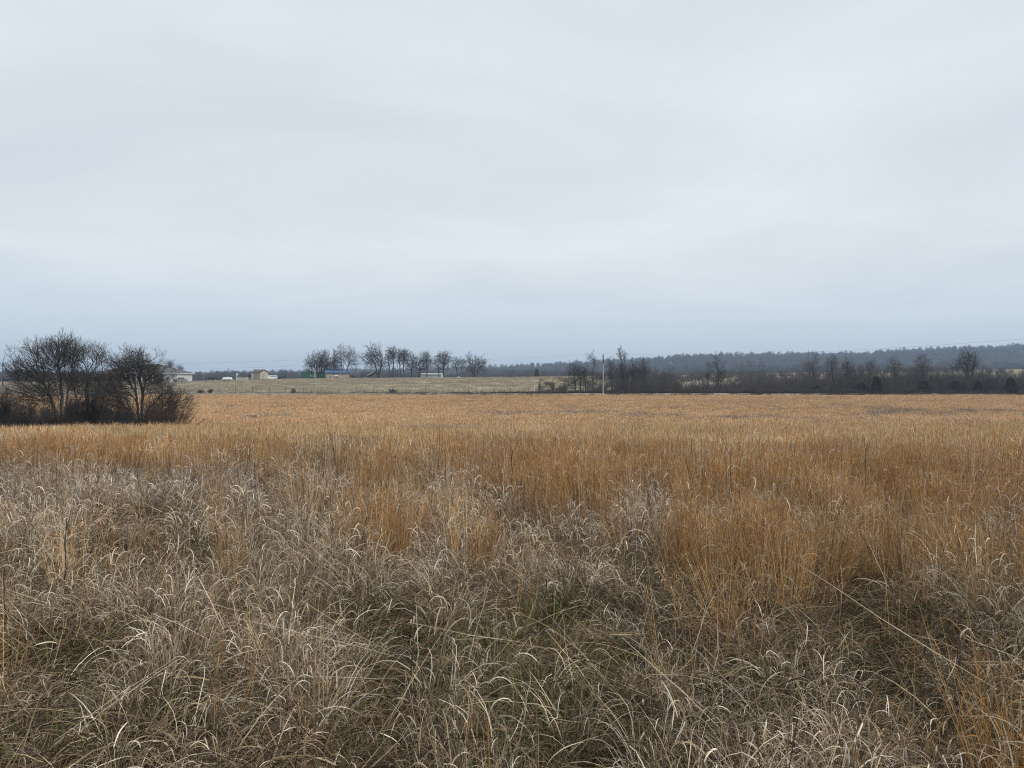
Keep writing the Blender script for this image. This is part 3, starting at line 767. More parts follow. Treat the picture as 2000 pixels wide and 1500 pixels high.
bare_tree('bare_tree', 'gnarled bare tree at the house end of the thicket, trunk in full view', 3, 52.0,
          [[(283, 852), (277, 805), (279, 765), (273, 735), (281, 705)], [(280, 830), (290, 798), (312, 776), (340, 755)], [(277, 800), (266, 765), (246, 738)], [(283, 845), (254, 805), (226, 775), (196, 758)], [(280, 842), (300, 815), (330, 802), (355, 790)]],
          [(277, 708, 42, 34, 1.2), (240, 728, 42, 34, 1.1), (308, 740, 36, 34, .9), (222, 775, 44, 30, 1), (338, 778, 38, 28, .8)], npts=2700, **HERO)
def shrub(name, label, seed, Y, u, v_top, half, nstem, mats, tip, group=None, lean=0.0, dens=1.0, cat='shrub', sub=4):
    """a multi-stemmed bare shrub: arching stems, each with side twigs"""
    rng = np.random.default_rng(seed); s = Y / F
    base = np.array(G(u, Y)); top = P(u, v_top, Y)[2]; H = max(.5, top - base[2]); W = half * s
    A = []; B = []; ra = []; rb = []
    for i in range(nstem):
        an = rng.uniform(0, 2*np.pi); q = math.sqrt(rng.uniform(0, 1))
        p = np.array([math.cos(an) * q * W * .30, math.sin(an) * q * W * .3, -.06])
        hh = H * rng.uniform(.55, 1.05) * (1 - .35 * q * q)
        end = np.array([math.cos(an) * q * W * rng.uniform(.7, 1.1) + lean * W * rng.uniform(.2, 1), math.sin(an) * q * W, hh])
        k = 6; prev = p; r0 = tip * rng.uniform(1.6, 3.0)
        for j in range(1, k + 1):
            t = j / k
            cur = p + (end - p) * np.array([t ** 1.35, t ** 1.35, t]) + rng.normal(0, .022 * H, 3) * (j < k)
            A.append(prev); B.append(cur); ra.append(r0 * (1 - .75 * (t - 1/k))); rb.append(r0 * (1 - .75 * t))
            if t > .25:
                for m in range(int(sub * dens * rng.uniform(.5, 1.5))):
                    d = (cur - prev) / (np.linalg.norm(cur - prev) + 1e-9) + rng.normal(0, .6, 3); d[2] += .25; d /= np.linalg.norm(d)
                    l = H * rng.uniform(.08, .26); st = prev + (cur - prev) * rng.uniform(0, 1)
                    e = st + d * l
                    A.append(st); B.append(e); ra.append(tip * .9); rb.append(tip * .45)
                    d2 = d + rng.normal(0, .6, 3); d2 /= np.linalg.norm(d2)
                    A.append(st * .5 + e * .5); B.append(st * .5 + e * .5 + d2 * l * .6); ra.append(tip * .7); rb.append(tip * .4)
            prev = cur
    V, Fc = frustums(A, B, np.array(ra), np.array(rb), 4 if Y < 80 else 3)
    o = link(name, mesh_from(name, V, Fc.tolist(), M[mats], False), None, tuple(base))
    return tag(o, label, cat, group)
g = 'dark shrubs massed in the thicket'
sid = 40
for (u, vt, hw, ns, Y, lab) in [
        (8, 760, 34, 60, 54, 'dark shrub of the thicket at the left edge of the picture'),
        (46, 774, 28, 46, 52.5, 'dark shrub of the thicket under the tallest tree, nearer the left edge'),
        (88, 790, 24, 40, 52, 'low dark shrub left of the trunk of the tallest thicket tree'),
        (148, 770, 28, 60, 52.2, 'dense dark shrub just right of the trunk of the tallest thicket tree'),
        (186, 768, 26, 60, 53, 'dense dark shrub in the middle of the thicket'),
        (222, 778, 26, 56, 52, 'dark shrub in the thicket left of the gnarled tree by the house'),
        (254, 796, 20, 40, 51.5, 'low dark shrub touching the left side of the gnarled thicket tree'),
        (300, 782, 20, 36, 54.5, 'dark shrub behind the gnarled thicket tree')]:
    shrub('thicket_shrub', lab, sid, Y, u, vt, hw, int(ns * 1.5), 'twig', .0095, g, sub=6); sid += 1
shrub('thicket_shrub', 'reddish brown shrub arching out at the right end of the thicket', 60, 52.5, 322, 762, 52, 70, 'twig_red', .009, g, lean=.55, sub=5)
shrub('thicket_shrub', 'tall dark shrub wrapped round the trunk of the gnarled thicket tree', 62, 52.8, 276, 752, 44, 34, 'twig', .0080, g, sub=5)
shrub('thicket_shrub', 'tall dark shrub wrapped round the trunk of the tallest thicket tree', 63, 54.0, 106, 752, 52, 36, 'twig', .0080, g, sub=5)
shrub('thicket_shrub', 'small reddish shrub between gnarled tree and thicket end', 61, 51.2, 306, 790, 26, 40, 'twig_red', .008, g, lean=.3, sub=5)

# ---- trees round the farm on the crest, about 283 m off
FARM = dict(twig_len=1.3, sides=4, expo=2.4, turn=1.4, bf=.35)
def farm_tree(label, seed, trunks, crowns, npts=240, tip=.034, Y=283.0, mats=('bark', 'twig'), **kw):
    crowns = [(u, v + rv * .24, ru * 1.22, rv * 1.36, w) for u, v, ru, rv, w in crowns]
    return bare_tree('bare_tree', label, seed, Y, trunks, crowns, tip * .95, .7, int(npts * 1.9), mats, 'bare trees round the farm on the crest', twigs=2, **{**FARM, **kw})
farm_tree('slim bare tree left of the cluster behind the green container', 101, [[(609, 740), (609, 722), (606, 708)]], [(605, 708, 10, 14, 1)], 90)
farm_tree('dense bare tree rising behind the green container, second of its cluster', 102, [[(620, 740), (619, 720), (617, 706)], [(621, 740), (624, 712)]], [(620, 702, 14, 15, 2), (626, 712, 10, 14, 1)], 230)
farm_tree('tall bare tree of the cluster just left of the blue roofed cabin', 103, [[(627, 740), (628, 718), (630, 702)]], [(632, 701, 10, 15, 1)], 150)
farm_tree('round topped bare tree right above the gable of the blue roofed cabin', 104, [[(635, 740), (639, 716), (641, 700)]], [(642, 702, 12, 16, 1)], 190)
farm_tree('dark bushy bare tree behind the middle of the blue roofed cabin', 105, [[(652, 740), (653, 722), (651, 708)]], [(653, 707, 11, 16, 1.5), (659, 718, 7, 8, .5)], 210)
farm_tree('pale feathery bare tree, tallest above the blue roofed cabin', 106, [[(668, 740), (668, 722), (666, 705)], [(668, 730), (672, 708)]], [(665, 690, 12, 18, 2), (673, 696, 10, 18, 1.4)], 200, .026, mats=('bark', 'twig_grey'))
farm_tree('pale bare tree leaning right behind the right end of the blue roofed cabin', 107, [[(675, 740), (679, 718), (684, 702)]], [(686, 695, 12, 16, 2), (692, 710, 10, 6, .6)], 170, .026, mats=('bark', 'twig_grey'))
farm_tree('biggest bare tree on the crest, broad fan shaped crown and thick trunk', 108, [[(739, 740), (739, 722), (738, 712)], [(739, 724), (732, 708), (722, 698)], [(739, 722), (746, 706), (752, 696)]],
          [(738, 692, 24, 19, 4), (722, 702, 16, 14, 1.2), (752, 703, 15, 16, 1.2)], 420, .04)
farm_tree('slender bare tree just right of the biggest crest tree', 109, [[(760, 740), (760, 718), (759, 704)]], [(760, 698, 8, 16, 1)], 90)
farm_tree('straight slim bare tree, second right of the biggest crest tree', 110, [[(767, 740), (768, 712), (768, 690)]], [(768, 688, 9, 9, 1)], 90)
farm_tree('slim bare tree with forked stems, third right of the biggest crest tree', 111, [[(776, 740), (777, 712), (778, 694)], [(777, 722), (768, 717)]], [(778, 690, 11, 10, 1.4), (781, 702, 8, 10, .5)], 120)
farm_tree('bare tree leaning left, fourth right of the biggest crest tree', 112, [[(784, 740), (781, 716), (778, 702)]], [(785, 694, 11, 10, 1)], 100)
farm_tree('round headed slim bare tree, fifth right of the biggest crest tree', 113, [[(790, 740), (788, 715), (788, 700)]], [(790, 694, 11, 11, 1)], 120)
farm_tree('low forking bare tree midway along the row on the crest', 114, [[(804, 740), (803, 722), (797, 708)], [(803, 722), (806, 705)]], [(799, 706, 10, 12, 1), (807, 706, 9, 14, 1)], 170)
farm_tree('crooked bare tree with two leaning stems beside the pale metal shed', 115, [[(816, 740), (821, 722), (828, 712)], [(819, 738), (820, 720), (817, 708)]], [(826, 706, 9, 14, 1), (815, 708, 7, 10, .7)], 150)
farm_tree('curving bare tree in front of the pale metal shed, small round crown', 116, [[(833, 741), (835, 722), (832, 708)]], [(834, 700, 9, 11, 1.3), (829, 716, 6, 6, .4)], 130, Y=279.0)
farm_tree('small thin bare tree at right end of the pale metal shed', 117, [[(857, 741), (857, 722), (856, 712)]], [(854, 708, 10, 10, 1)], 90, .028, Y=279.0)
farm_tree('round headed bare tree standing just right of the pale metal shed', 118, [[(867, 740), (866, 720), (865, 706)]], [(867, 700, 14, 12, 2), (864, 715, 12, 8, .7)], 230)
farm_tree('thin V shaped bare tree between the round headed tree and the bushy end tree', 119, [[(894, 740), (892, 722), (888, 708)], [(894, 739), (901, 722), (900, 712)]], [(889, 706, 8, 8, 1), (900, 708, 10, 9, 1)], 130, .03)
farm_tree('bushy many stemmed bare tree, last of the row on the crest', 120, [[(924, 740), (921, 715)], [(926, 740), (928, 712)], [(929, 740), (936, 715)]], [(928, 706, 19, 17, 3), (916, 716, 14, 12, .8), (942, 716, 10, 12, .8)], 380, .034)
farm_tree('small hazy bare tree above the roof of the house, left of its ridge end', 121, [[(332, 738), (331, 722)]], [(331, 713, 6, 6, 1)], 60, .03, Y=260)
farm_tree('small bare tree behind the right roof slope of the house', 122, [[(352, 738), (352, 724)]], [(351, 720, 5, 5, 1)], 50, .03, Y=260)

# ---- trees in the roadside brush on the right, about 180 m off
ROADT = dict(twig_len=.95, sides=4, expo=2.4, turn=1.8, bf=.4)
def road_tree(label, seed, trunks, crowns, npts=200, tip=.020, Y=182.0, mats=('bark', 'twig'), **kw):
    crowns = [(u, v + rv * .45, ru * 1.12, rv * 1.55, w) for u, v, ru, rv, w in crowns]
    return bare_tree('bare_tree', label, seed, Y, trunks, crowns, tip * 1.2, .5, int(npts * 1.3), mats, 'bare trees in the roadside brush', twigs=2, **{**ROADT, **kw})
road_tree('first bare roadside tree right of the cream pipe frame, low spreading branches', 201, [[(1124, 765), (1123, 740), (1121, 722)]], [(1121, 722, 12, 14, 1.5), (1118, 742, 12, 8, .6)], 190)
road_tree('slim bare roadside tree, second right of the cream pipe frame', 202, [[(1135, 765), (1133, 742), (1131, 728)]], [(1133, 728, 9, 12, 1)], 110)
road_tree('slim bare roadside tree with twin stems left of the utility pole', 203, [[(1146, 765), (1142, 742), (1140, 726)], [(1149, 765), (1147, 745)]], [(1142, 728, 10, 14, 1)], 150)
road_tree('tall pale tipped bare tree just left of the pale utility pole', 204, [[(1160, 765), (1158, 740), (1156, 720)], [(1162, 765), (1165, 742)]], [(1155, 706, 9, 16, 1.6), (1160, 728, 11, 12, 1)], 210, mats=('bark', 'twig_grey'))
road_tree('slim dark bare tree close to the right of the pale utility pole', 205, [[(1194, 765), (1194, 735), (1193, 715)]], [(1194, 714, 7, 16, 1)], 90)
road_tree('tall bare tree with a bare fork at its top, right of the utility pole', 206, [[(1217, 766), (1216, 725), (1214, 705), (1211, 690)], [(1215, 704), (1221, 692)]], [(1212, 688, 6, 8, .8), (1219, 693, 5, 6, .6), (1216, 722, 10, 14, 1.2)], 170, .022)
road_tree('mid height bare tree in dense brush, second right of the forked top tree', 207, [[(1259, 766), (1258, 735), (1257, 715)]], [(1257, 716, 9, 15, 1)], 120)
road_tree('rounded bare tree in dense brush right of the forked top tree', 208, [[(1237, 766), (1237, 740), (1236, 724)]], [(1237, 722, 10, 14, 1)], 120)
road_tree('thin bare tree just left of the tall many stemmed tree in mid brush', 209, [[(1383, 766), (1383, 742), (1382, 722)]], [(1382, 722, 7, 14, 1)], 90)
road_tree('tall many stemmed bare tree standing alone above the mid brush', 210, [[(1404, 768), (1403, 735), (1401, 710)], [(1407, 768), (1408, 735), (1410, 715)]], [(1404, 712, 11, 20, 2), (1411, 725, 9, 14, .8)], 260, .022)
road_tree('tall pale tipped bare tree, left of a pair on the right half', 211, [[(1592, 767), (1590, 735), (1585, 705)], [(1590, 740), (1580, 715)]], [(1587, 700, 10, 18, 1.6), (1578, 718, 8, 14, .7), (1594, 722, 8, 14, .7)], 220, mats=('bark', 'twig_grey'))
road_tree('tall pale tipped bare tree, right of a pair on the right half', 212, [[(1628, 767), (1626, 735), (1624, 705)]], [(1625, 702, 11, 18, 1.6), (1634, 720, 10, 14, .8)], 220, mats=('bark', 'twig_grey'))
road_tree('bare tree carrying a dark ball shaped leaf nest near its top', 213, [[(1655, 767), (1656, 735), (1656, 712)]], [(1656, 716, 11, 16, 1)], 160)
road_tree('feathery bare tree left of the biggest spreading tree on the right', 214, [[(1802, 767), (1802, 735), (1800, 708)]], [(1800, 708, 14, 18, 1.4), (1810, 722, 9, 12, .6)], 220, mats=('bark', 'twig_grey'))
road_tree('grey bare tree between the leaf nest tree and the feathery tree', 215, [[(1748, 767), (1748, 735), (1746, 712)]], [(1746, 714, 14, 18, 1)], 210, mats=('bark', 'twig_grey'))
road_tree('dark spreading bare tree with wide forks near the right edge', 216, [[(1892, 768), (1892, 740), (1891, 715), (1892, 695)], [(1892, 742), (1882, 722), (1868, 706)], [(1892, 730), (1902, 710), (1908, 690)]],
          [(1890, 700, 16, 15, 1.8), (1870, 710, 12, 8, .8), (1905, 700, 8, 14, .9)], 240, .024)
road_tree('slim grey bare tree midway between the pair and the leaf nest', 217, [[(1700, 767), (1700, 735), (1700, 715)]], [(1700, 716, 10, 16, 1)], 140, mats=('bark', 'twig_grey'))
def nest():
    Y = 182.0; c = np.array(P(1656, 708.5, Y)); rng = np.random.default_rng(3)
    d = rng.normal(0, 1, (160, 3)); d /= np.linalg.norm(d, axis=1, keepdims=True)
    p = d * (.27 * rng.uniform(.3, 1, (160, 1))); q = p + rng.normal(0, .13, p.shape)
    V, Fc = frustums(p, q, np.full(160, .03), np.full(160, .02), 3)
    tag(link('leaf_nest', mesh_from('leaf_nest', V, Fc.tolist(), M['weed']), None, tuple(c)), 'dark ball shaped leaf nest high in a bare roadside tree', 'nest')
nest()

# ---- cedars: short trunk, crown of many small sprays in a ragged cone
def cedar(label, seed, Y, u, v_top, half, nspray=900, group='dark evergreen cedars along the road'):
    rng = np.random.default_rng(seed); s = Y / F
    base = np.array(G(u, Y)); H = P(u, v_top, Y)[2] - base[2]; W = half * s
    t = rng.uniform(.03, 1, nspray) ** 1.25; an = rng.uniform(0, 2*np.pi, nspray)
    lob = 1 + .30 * np.sin(an * 3 + seed) * np.sin(t * 9 + seed) + .22 * np.sin(an * 2 + seed * 1.7)
    q = W * 1.25 * (1 - t) ** .5 * (.55 + .45 * np.minimum(1, t / .18)) * np.sqrt(rng.uniform(.05, 1, nspray)) * lob
    p = np.stack([q*np.cos(an), q*np.sin(an), t * H * .97], 1)
    d = np.stack([np.cos(an), np.sin(an), rng.uniform(.1, 1.1, nspray)], 1) + rng.normal(0, .35, (nspray, 3)); d /= np.linalg.norm(d, axis=1, keepdims=True)
    L = H * rng.uniform(.04, .11, nspray); V, Fc = frustums(p, p + d * L[:, None], L * .30, L * .05, 3)
    root = empty('cedar', tuple(base), 0, label, 'cedar', group)
    link('crown', mesh_from('crown', V, Fc.tolist(), M['cedar']), root)
    MB().tube((0, 0, -.1), (0, 0, H * .8), H * .035, H * .008, 6).build('trunk', M['bark'], root)
for i, (lab, Y, u, vt, hw) in enumerate([
        ('small dark round cedar by the wire fence below the farm', 183.0, 573, 759, 5),
        ('low dark cedar, leftmost of the cedars before the right hand brush', 173.5, 1683, 747, 13),
        ('tall conical cedar, second from left before the right hand brush', 173.5, 1712, 735, 10),
        ('broad dark cedar below the feathery bare tree', 173.5, 1806, 744, 16),
        ('dark cedar left of the spreading bare tree near the right edge', 173.5, 1868, 744, 12),
        ('round cedar under the spreading bare tree, just right of its trunk', 173.5, 1911, 745, 10),
        ('pointed cedar between the spreading tree and the right edge', 173.5, 1974, 738, 13),
        ('small cedar near the foot of the pair of pale tipped trees', 173.5, 1595, 753, 9)]):
    cedar(lab, 500 + i, Y, u, vt, hw)
cedar('lone far cedar before the distant wood, above the cream pipe frame', 520, 420.0, 1048, 721, 5, 700, 'dark evergreen cedars along the road')

# ---- small shrubs by the fence
for i, (lab, Y, u, vt, hw, ns, mt) in enumerate([
        ('brown shrub on the fence line below the crooked tree by the metal shed', 182.5, 767, 758, 10, 46, 'twig_grey'),
        ('reddish brown shrub on the fence line right of the thicket', 183, 411, 758, 7, 40, 'twig_red'),
        ('low purplish shrub on the fence line closest to the thicket', 183, 391, 760, 9, 46, 'twig_red'),
        ('upright thin shrub right of the cream pipe frame', 188, 1054, 741, 4, 9, 'twig'),
        ('bushy shrub between the cream pipe frame and the first roadside tree', 188, 1079, 741, 8, 18, 'twig_grey'),
        ('low dark shrub right of the cream pipe frame, before the roadside trees', 186, 1100, 750, 14, 34, 'twig_grey')]):
    shrub('roadside_shrub', lab, 600 + i, Y, u, vt, hw, ns, mt, .015, 'shrubs on the fence line and verge', sub=4)

# ================================================================== brush, verge and far woods (uncountable)
def proto_bush(seed, ns, H, W, tip, mat, sub):
    rng = np.random.default_rng(seed); A = []; B = []; ra = []; rb = []
    for i in range(ns):
        a = rng.uniform(0, 2*np.pi); q = math.sqrt(rng.uniform(0, 1)); p = np.array([math.cos(a)*q*W*.45, math.sin(a)*q*W*.45, -.1])
        e = np.array([math.cos(a)*q*W, math.sin(a)*q*W, H * rng.uniform(.5, 1.0)]) + rng.normal(0, .1*H, 3) * [1, 1, 0]
        prev = p
        for j in range(1, 5):
            t = j / 4; cur = p + (e - p) * t + rng.normal(0, .02*H, 3)
            A.append(prev); B.append(cur); ra.append(tip * (2.2 - 1.5*(t - .25))); rb.append(tip * (2.2 - 1.5*t))
            for m in range(sub):
                d = rng.normal(0, .6, 3); d[2] += .7; d /= np.linalg.norm(d); st = prev + (cur - prev) * rng.uniform()
                A.append(st); B.append(st + d * H * rng.uniform(.08, .24)); ra.append(tip*.8); rb.append(tip*.4)
            prev = cur
    V, Fc = frustums(A, B, np.array(ra), np.array(rb), 3)
    return mesh_from('bush', V, Fc.tolist(), M[mat])
def proto_woodtree(seed, H, mat):
    """distant bare tree: stem, limbs and a haze of short twigs through the crown"""
    rng = np.random.default_rng(seed); A = [(0, 0, -.5)]; B = [(rng.normal(0, .3), rng.normal(0, .3), H*.55)]; ra = [.24]; rb = [.15]
    n = 150; d = rng.normal(0, 1, (n, 3)); d /= np.linalg.norm(d, axis=1, keepdims=True)
    c = np.array([0, 0, H*.66]) + d * (rng.uniform(.25, 1, (n, 1)) ** .5) * np.array([H*.27, H*.27, H*.34])
    for i in range(n):
        o = c[i] * np.array([.35, .35, .72]); 
        if i % 4 == 0: A.append(o * np.array([.3, .3, .8])); B.append(c[i]); ra.append(.12); rb.append(.05)
        v = d[i] + rng.normal(0, .5, 3); v[2] += .5; v /= np.linalg.norm(v); l = H * rng.uniform(.07, .15)
        A.append(c[i] - v * l * .5); B.append(c[i] + v * l * .5); ra.append(.11); rb.append(.06)
        v = d[i] + rng.normal(0, .7, 3); v[2] += .3; v /= np.linalg.norm(v)
        A.append(c[i]); B.append(c[i] + v * l * .8); ra.append(.08); rb.append(.04)
    V, Fc = frustums(A, B, np.array(ra), np.array(rb), 3)
    return mesh_from('wood_tree', V, Fc.tolist(), M[mat])
def build_brush():
    rng = np.random.default_rng(77)
    bush = proto_collection('brush_bush', [proto_bush(700 + i, 18, 3.3, 1.6, .020, m, 4) for i, m in enumerate(['brush', 'twig_far', 'twig', 'brush', 'twig_red', 'brush'])])
    weed = proto_collection('verge_weed', [proto_bush(730 + i, 22, 1.1, .8, .012, m, 3) for i, m in enumerate(['twig_grey', 'weed', 'twig', 'twig_red'])])
    wood = proto_collection('wood_tree', [proto_woodtree(760 + i, 12.0, 'twig_far') for i in range(7)])
    def put(name, coll, n, x, y, smin, smax, zs, label, cat):
        m = len(x); s = rng.uniform(smin, smax, m)
        scatter(name, coll, np.stack([x, y, h(x, y) - .05], 1), np.stack([rng.normal(0, .05, m), rng.normal(0, .05, m), rng.uniform(0, 6.28, m)], 1),
                np.stack([s, s, s * zs], 1), rng.integers(0, n, m), np.ones((m, 3)), label, cat)
    # brush right of the utility pole
    n = 2900; y = rng.uniform(177, 225, n); u = rng.uniform(1055, 2350, n)
    dens = np.interp(u, [1085, 1110, 1160, 1200, 1250, 1320, 1345, 1400, 1450, 1600, 2350], [.30, .35, .4, .55, .95, .9, .45, .45, .8, 1, 1])
    hgt = np.interp(u, [1085, 1160, 1200, 1260, 1310, 1345, 1400, 1450, 1500, 1600, 1700, 1800, 2000, 2350], [.30, .45, .75, 1.25, 1.15, .72, .72, .95, 1.0, 1.15, 1.25, 1.2, 1.0, 1.0])
    x = (u - 1000) / F * y
    dens = dens * np.where(y > 205, .5, 1) * sstep(.30, .58, fnoise(x, y, 9, 171)); hgt = hgt * (.55 + .8 * fnoise(x, y * .5, 11, 173)); k = rng.uniform(0, 1, n) < dens
    put('roadside_brush', bush, 6, x[k], y[k], .75, 1.15, hgt[k] * rng.uniform(.75, 1.15, k.sum()), 'dense grey brown leafless brush behind the gravel road', 'brush')
    # taller saplings standing through it
    sap = proto_collection('brush_sapling', [proto_bush(745 + i, 5, 6.0, 1.5, .024, m, 9) for i, m in enumerate(['twig', 'twig_grey', 'twig_far', 'twig'])])
    n = 900; y = rng.uniform(178, 240, n); u = rng.uniform(1180, 2350, n); x = (u - 1000) / F * y
    d = np.interp(u, [1180, 1230, 1310, 1330, 1430, 1450, 1540, 1580, 2350], [.15, .5, .45, .04, .05, .2, .25, .8, .8])
    k = rng.uniform(0, 1, n) < d * sstep(.2, .5, fnoise(x, y, 12, 175))
    put('sapling_stand', sap, 4, x[k], y[k], .7, 1.1, np.interp(u[k], [1180, 1300, 1500, 1700, 2000, 2350], [1, 1, .9, 1.15, 1.05, 1]) * rng.uniform(.7, 1.1, k.sum()), 'thin grey leafless saplings crowding behind the roadside brush', 'saplings')
    n = 1500; y = rng.uniform(230, 430, n); u = rng.uniform(1290, 2400, n); x = (u - 1000) / F * y
    k = fnoise(x, y, 30, 177) > .47
    put('field_scrub', bush, 6, x[k], y[k], .8, 1.3, np.full(k.sum(), .8), 'low leafless scrub in the fields behind the roadside brush', 'brush')
    # weeds along both verges of the road
    n = 9000; x = rng.uniform(-150, 230, n); y = np.where(rng.uniform(0, 1, n) < .72, rng.uniform(172.2, 175.5, n), rng.uniform(163.6, 165.9, n))
    uu = 1000 + F * x / y
    d = np.where(y > 170, np.interp(uu, [-200, 540, 620, 1000, 1150, 2600], [.12, .22, .35, .62, 1, 1]), np.interp(uu, [-200, 600, 980, 1060, 1500, 1600, 2600], [.9, .9, .8, .4, .4, .95, .95]))
    k = rng.uniform(0, 1, n) < d * sstep(.2, .45, fnoise(x, y, 4, 181))
    hz = np.interp(uu[k], [-200, 600, 1000, 1200, 2600], [.3, .35, .55, .9, 1.0]) * np.where(y[k] < 170, .5, 1)
    put('verge_weeds', weed, 4, x[k], y[k], .7, 1.2, hz, 'dark dead weeds along the verge of the gravel road', 'weeds')
    # far woods: in front, a belt behind the farm; behind, the wooded ridge
    n = 2600; y = rng.uniform(560, 700, n); u = rng.uniform(-420, 1180, n); x = (u - 1000) / F * y
    hh = np.interp(u, [-420, 100, 420, 600, 900, 1000, 1180], [.95, .98, .9, 1.0, 1.05, 1.1, 1.0]) * (.42 + .62 * fnoise(x, y * .3, 26, 191)) * rng.uniform(.75, 1.3, n)
    put('far_wood', wood, 7, x, y, .85, 1.2, hh, 'dark leafless wood beyond the farm crest', 'wood')
    n = 15000; y = np.sqrt(rng.uniform(760 ** 2, 1560 ** 2, n)); u = rng.uniform(-300, 2400, n); x = (u - 1000) / F * y
    k = (u > 900) | (y > 1250)
    put('ridge_wood', wood, 7, x[k], y[k], .9, 1.35, rng.uniform(.55, 1.35, k.sum()), 'hazy blue leafless wood covering the distant ridge', 'wood')
    n = 500; u = rng.uniform(1240, 2400, n); y = rng.uniform(640, 740, n); x = (u - 1000) / F * y
    put('field_hedge', wood, 7, x, y, .6, .95, np.full(n, .85), 'leafless hedges at the foot of the ridge', 'hedge')
build_brush()

# ================================================================== BUILDINGS ON THE CREST
def on(u, Y, dz=0.0):
    p = G(u, Y); return (p[0], p[1], p[2] + dz)

def hip_house():
    Y = 233.0; s = Y / F
    x1 = (346 - 1000) * s; W = 24.0; D = 11.0; H = 2.85
    x0 = x1 - W; cx = (x0 + x1) / 2; zc = h1(x1 - 4, Y) + .12
    root = empty('house', (cx, Y, zc), 0, 'low ranch house with grey hip roof half hidden behind the thicket', 'house')
    hw = W / 2
    # walls: brick with a white garage front at the right end
    m = MB(); m.box(-hw, hw - 4.6, 0, D, -1.2, H); m.build('wall', M['brick'], root)
    m = MB(); m.box(hw - 4.597, hw, -.25, D, -1.2, H); m.build('garage_wall', M['white_wall'], root)
    e = .55; rx = 6.2; zt = H + 3.0
    m = MB()
    A = [(-hw - e, -1.2 - e, H), (hw + e, -1.2 - e, H), (hw + e, D + e, H), (-hw - e, D + e, H), (-hw + rx, D/2 - .6, zt), (hw - rx - 2.0, D/2 - .6, zt)]
    m.add(A, [(0, 1, 5, 4), (1, 2, 5), (2, 3, 4, 5), (3, 0, 4), (3, 2, 1, 0)]); rf = m.build('roof', M['shingle'], root)
    MB().box(-hw - e - .05, hw + e + .05, -1.2 - e - .08, -1.2 - e + .04, H - .18, H - .02).box(hw + e - .04, hw + e + .06, -1.2 - e + .05, D + e, H - .18, H - .02).build('fascia', M['white'], root)
    MB().box(hw - 4.25, hw - 1.35, -.32, -.255, -.05, 2.15).build('garage_door', M['white'], root)
    for k in range(6):
        x = -hw + 8.0 + k * 1.75
        MB().box(x - .09, x + .09, -1.55, -1.37, -.2, H - .31).build('porch_column', M['white'], root)
    MB().box(-hw + 7.4, hw - 4.9, -1.7, -.002, -.6, -.12).build('porch_floor', M['gravel'], root)
    for x in (-9.3, -5.2, -.6, 3.3):
        w = MB().box(x - .65, x + .65, -.06, -.002, .85, 2.1).build('window', M['white'], root)
        MB().box(x - .56, x + .56, -.075, -.062, .93, 2.02).build('pane', M['glass'], w)
    MB().box(1.0, 1.95, -.06, -.003, -.1, 2.05).build('door', M['shingle_dark'], root)
    MB().box(-hw + 9, -hw + 9.5, D/2 - 1.5, D/2 - 1.0, zt - 1.2, zt + .5).build('chimney', M['brick'], rf)
    MB().tube((hw + .15, -.1, 0), (hw + .15, -.1, H - .3), .05).build('downpipe', M['white'], root)
hip_house()

# pale low shed with a dark shingle roof
Y = 236.0; s = Y / F
root = empty('shed', on(471.5, Y), 0, 'low white shed with dark shingle roof left of the tall tan shed', 'shed')
MB().box(-1.45, 1.95, 0, 3.4, -.8, 1.15).build('wall', M['white_wall'], root)
MB().add([(-1.55, -.25, 1.12), (2.05, -.25, 1.12), (2.05, 1.7, 2.25), (-1.55, 1.7, 2.25), (-1.55, 3.6, 1.12), (2.05, 3.6, 1.12)], [(0, 1, 2, 3), (3, 2, 5, 4), (0, 3, 4), (1, 5, 2), (0, 4, 5, 1)]).build('roof', M['shingle_dark'], root)
MB().prism([(-1.75, -.8), (-1.46, -.8), (-1.46, 2.0), (-1.6, 2.2), (-1.75, 1.8)], -.1, 3.3).build('gable_wall', M['pale_metal'], root)
MB().box(-1.38, -1.28, -.03, -.002, -.3, 1.1).build('corner_trim', M['white'], root)
# tall tan shed
root = empty('shed', on(500.5, Y), R(-26), 'tall tan shed with brown gable roof and white corner trim', 'shed')
MB().add([(-2.0, 0, -.8), (1.7, 0, -.8), (1.7, 3.6, -.8), (-2.0, 3.6, -.8), (-2.0, 0, 2.45), (1.7, 0, 2.45), (1.7, 3.6, 2.45), (-2.0, 3.6, 2.45), (1.7, 1.8, 3.2), (-2.0, 1.8, 3.2)],
         [(0, 1, 5, 4), (1, 2, 6, 8, 5), (2, 3, 7, 6), (3, 0, 4, 9, 7), (0, 3, 2, 1), (4, 5, 8, 9), (6, 7, 9, 8)]).build('wall', M['tan'], root)
MB().add([(-2.3, -.4, 2.32), (2.0, -.4, 2.32), (2.0, 1.8, 3.26), (-2.3, 1.8, 3.26), (-2.3, 4.0, 2.32), (2.0, 4.0, 2.32), (-2.3, -.4, 2.46), (2.0, -.4, 2.46), (2.0, 1.8, 3.42), (-2.3, 1.8, 3.42), (-2.3, 4.0, 2.46), (2.0, 4.0, 2.46)],
         [(6, 7, 8, 9), (9, 8, 11, 10), (1, 0, 3, 2), (2, 3, 4, 5), (0, 1, 7, 6), (4, 10, 11, 5), (1, 2, 8, 7), (2, 5, 11, 8), (0, 6, 9, 3), (3, 9, 10, 4)]).build('roof', M['shingle_brown'], root)
MB().box(-1.35, 1.35, -.06, -.003, -.1, 2.2).build('roller_door', M['tan_dark'], root)
MB().box(-2.04, -1.45, -.05, -.002, -.6, 2.3).build('corner_trim', M['white'], root)
MB().box(1.71, 1.75, 1.0, 1.9, -.1, 2.0).build('side_door', M['tan_dark'], root)
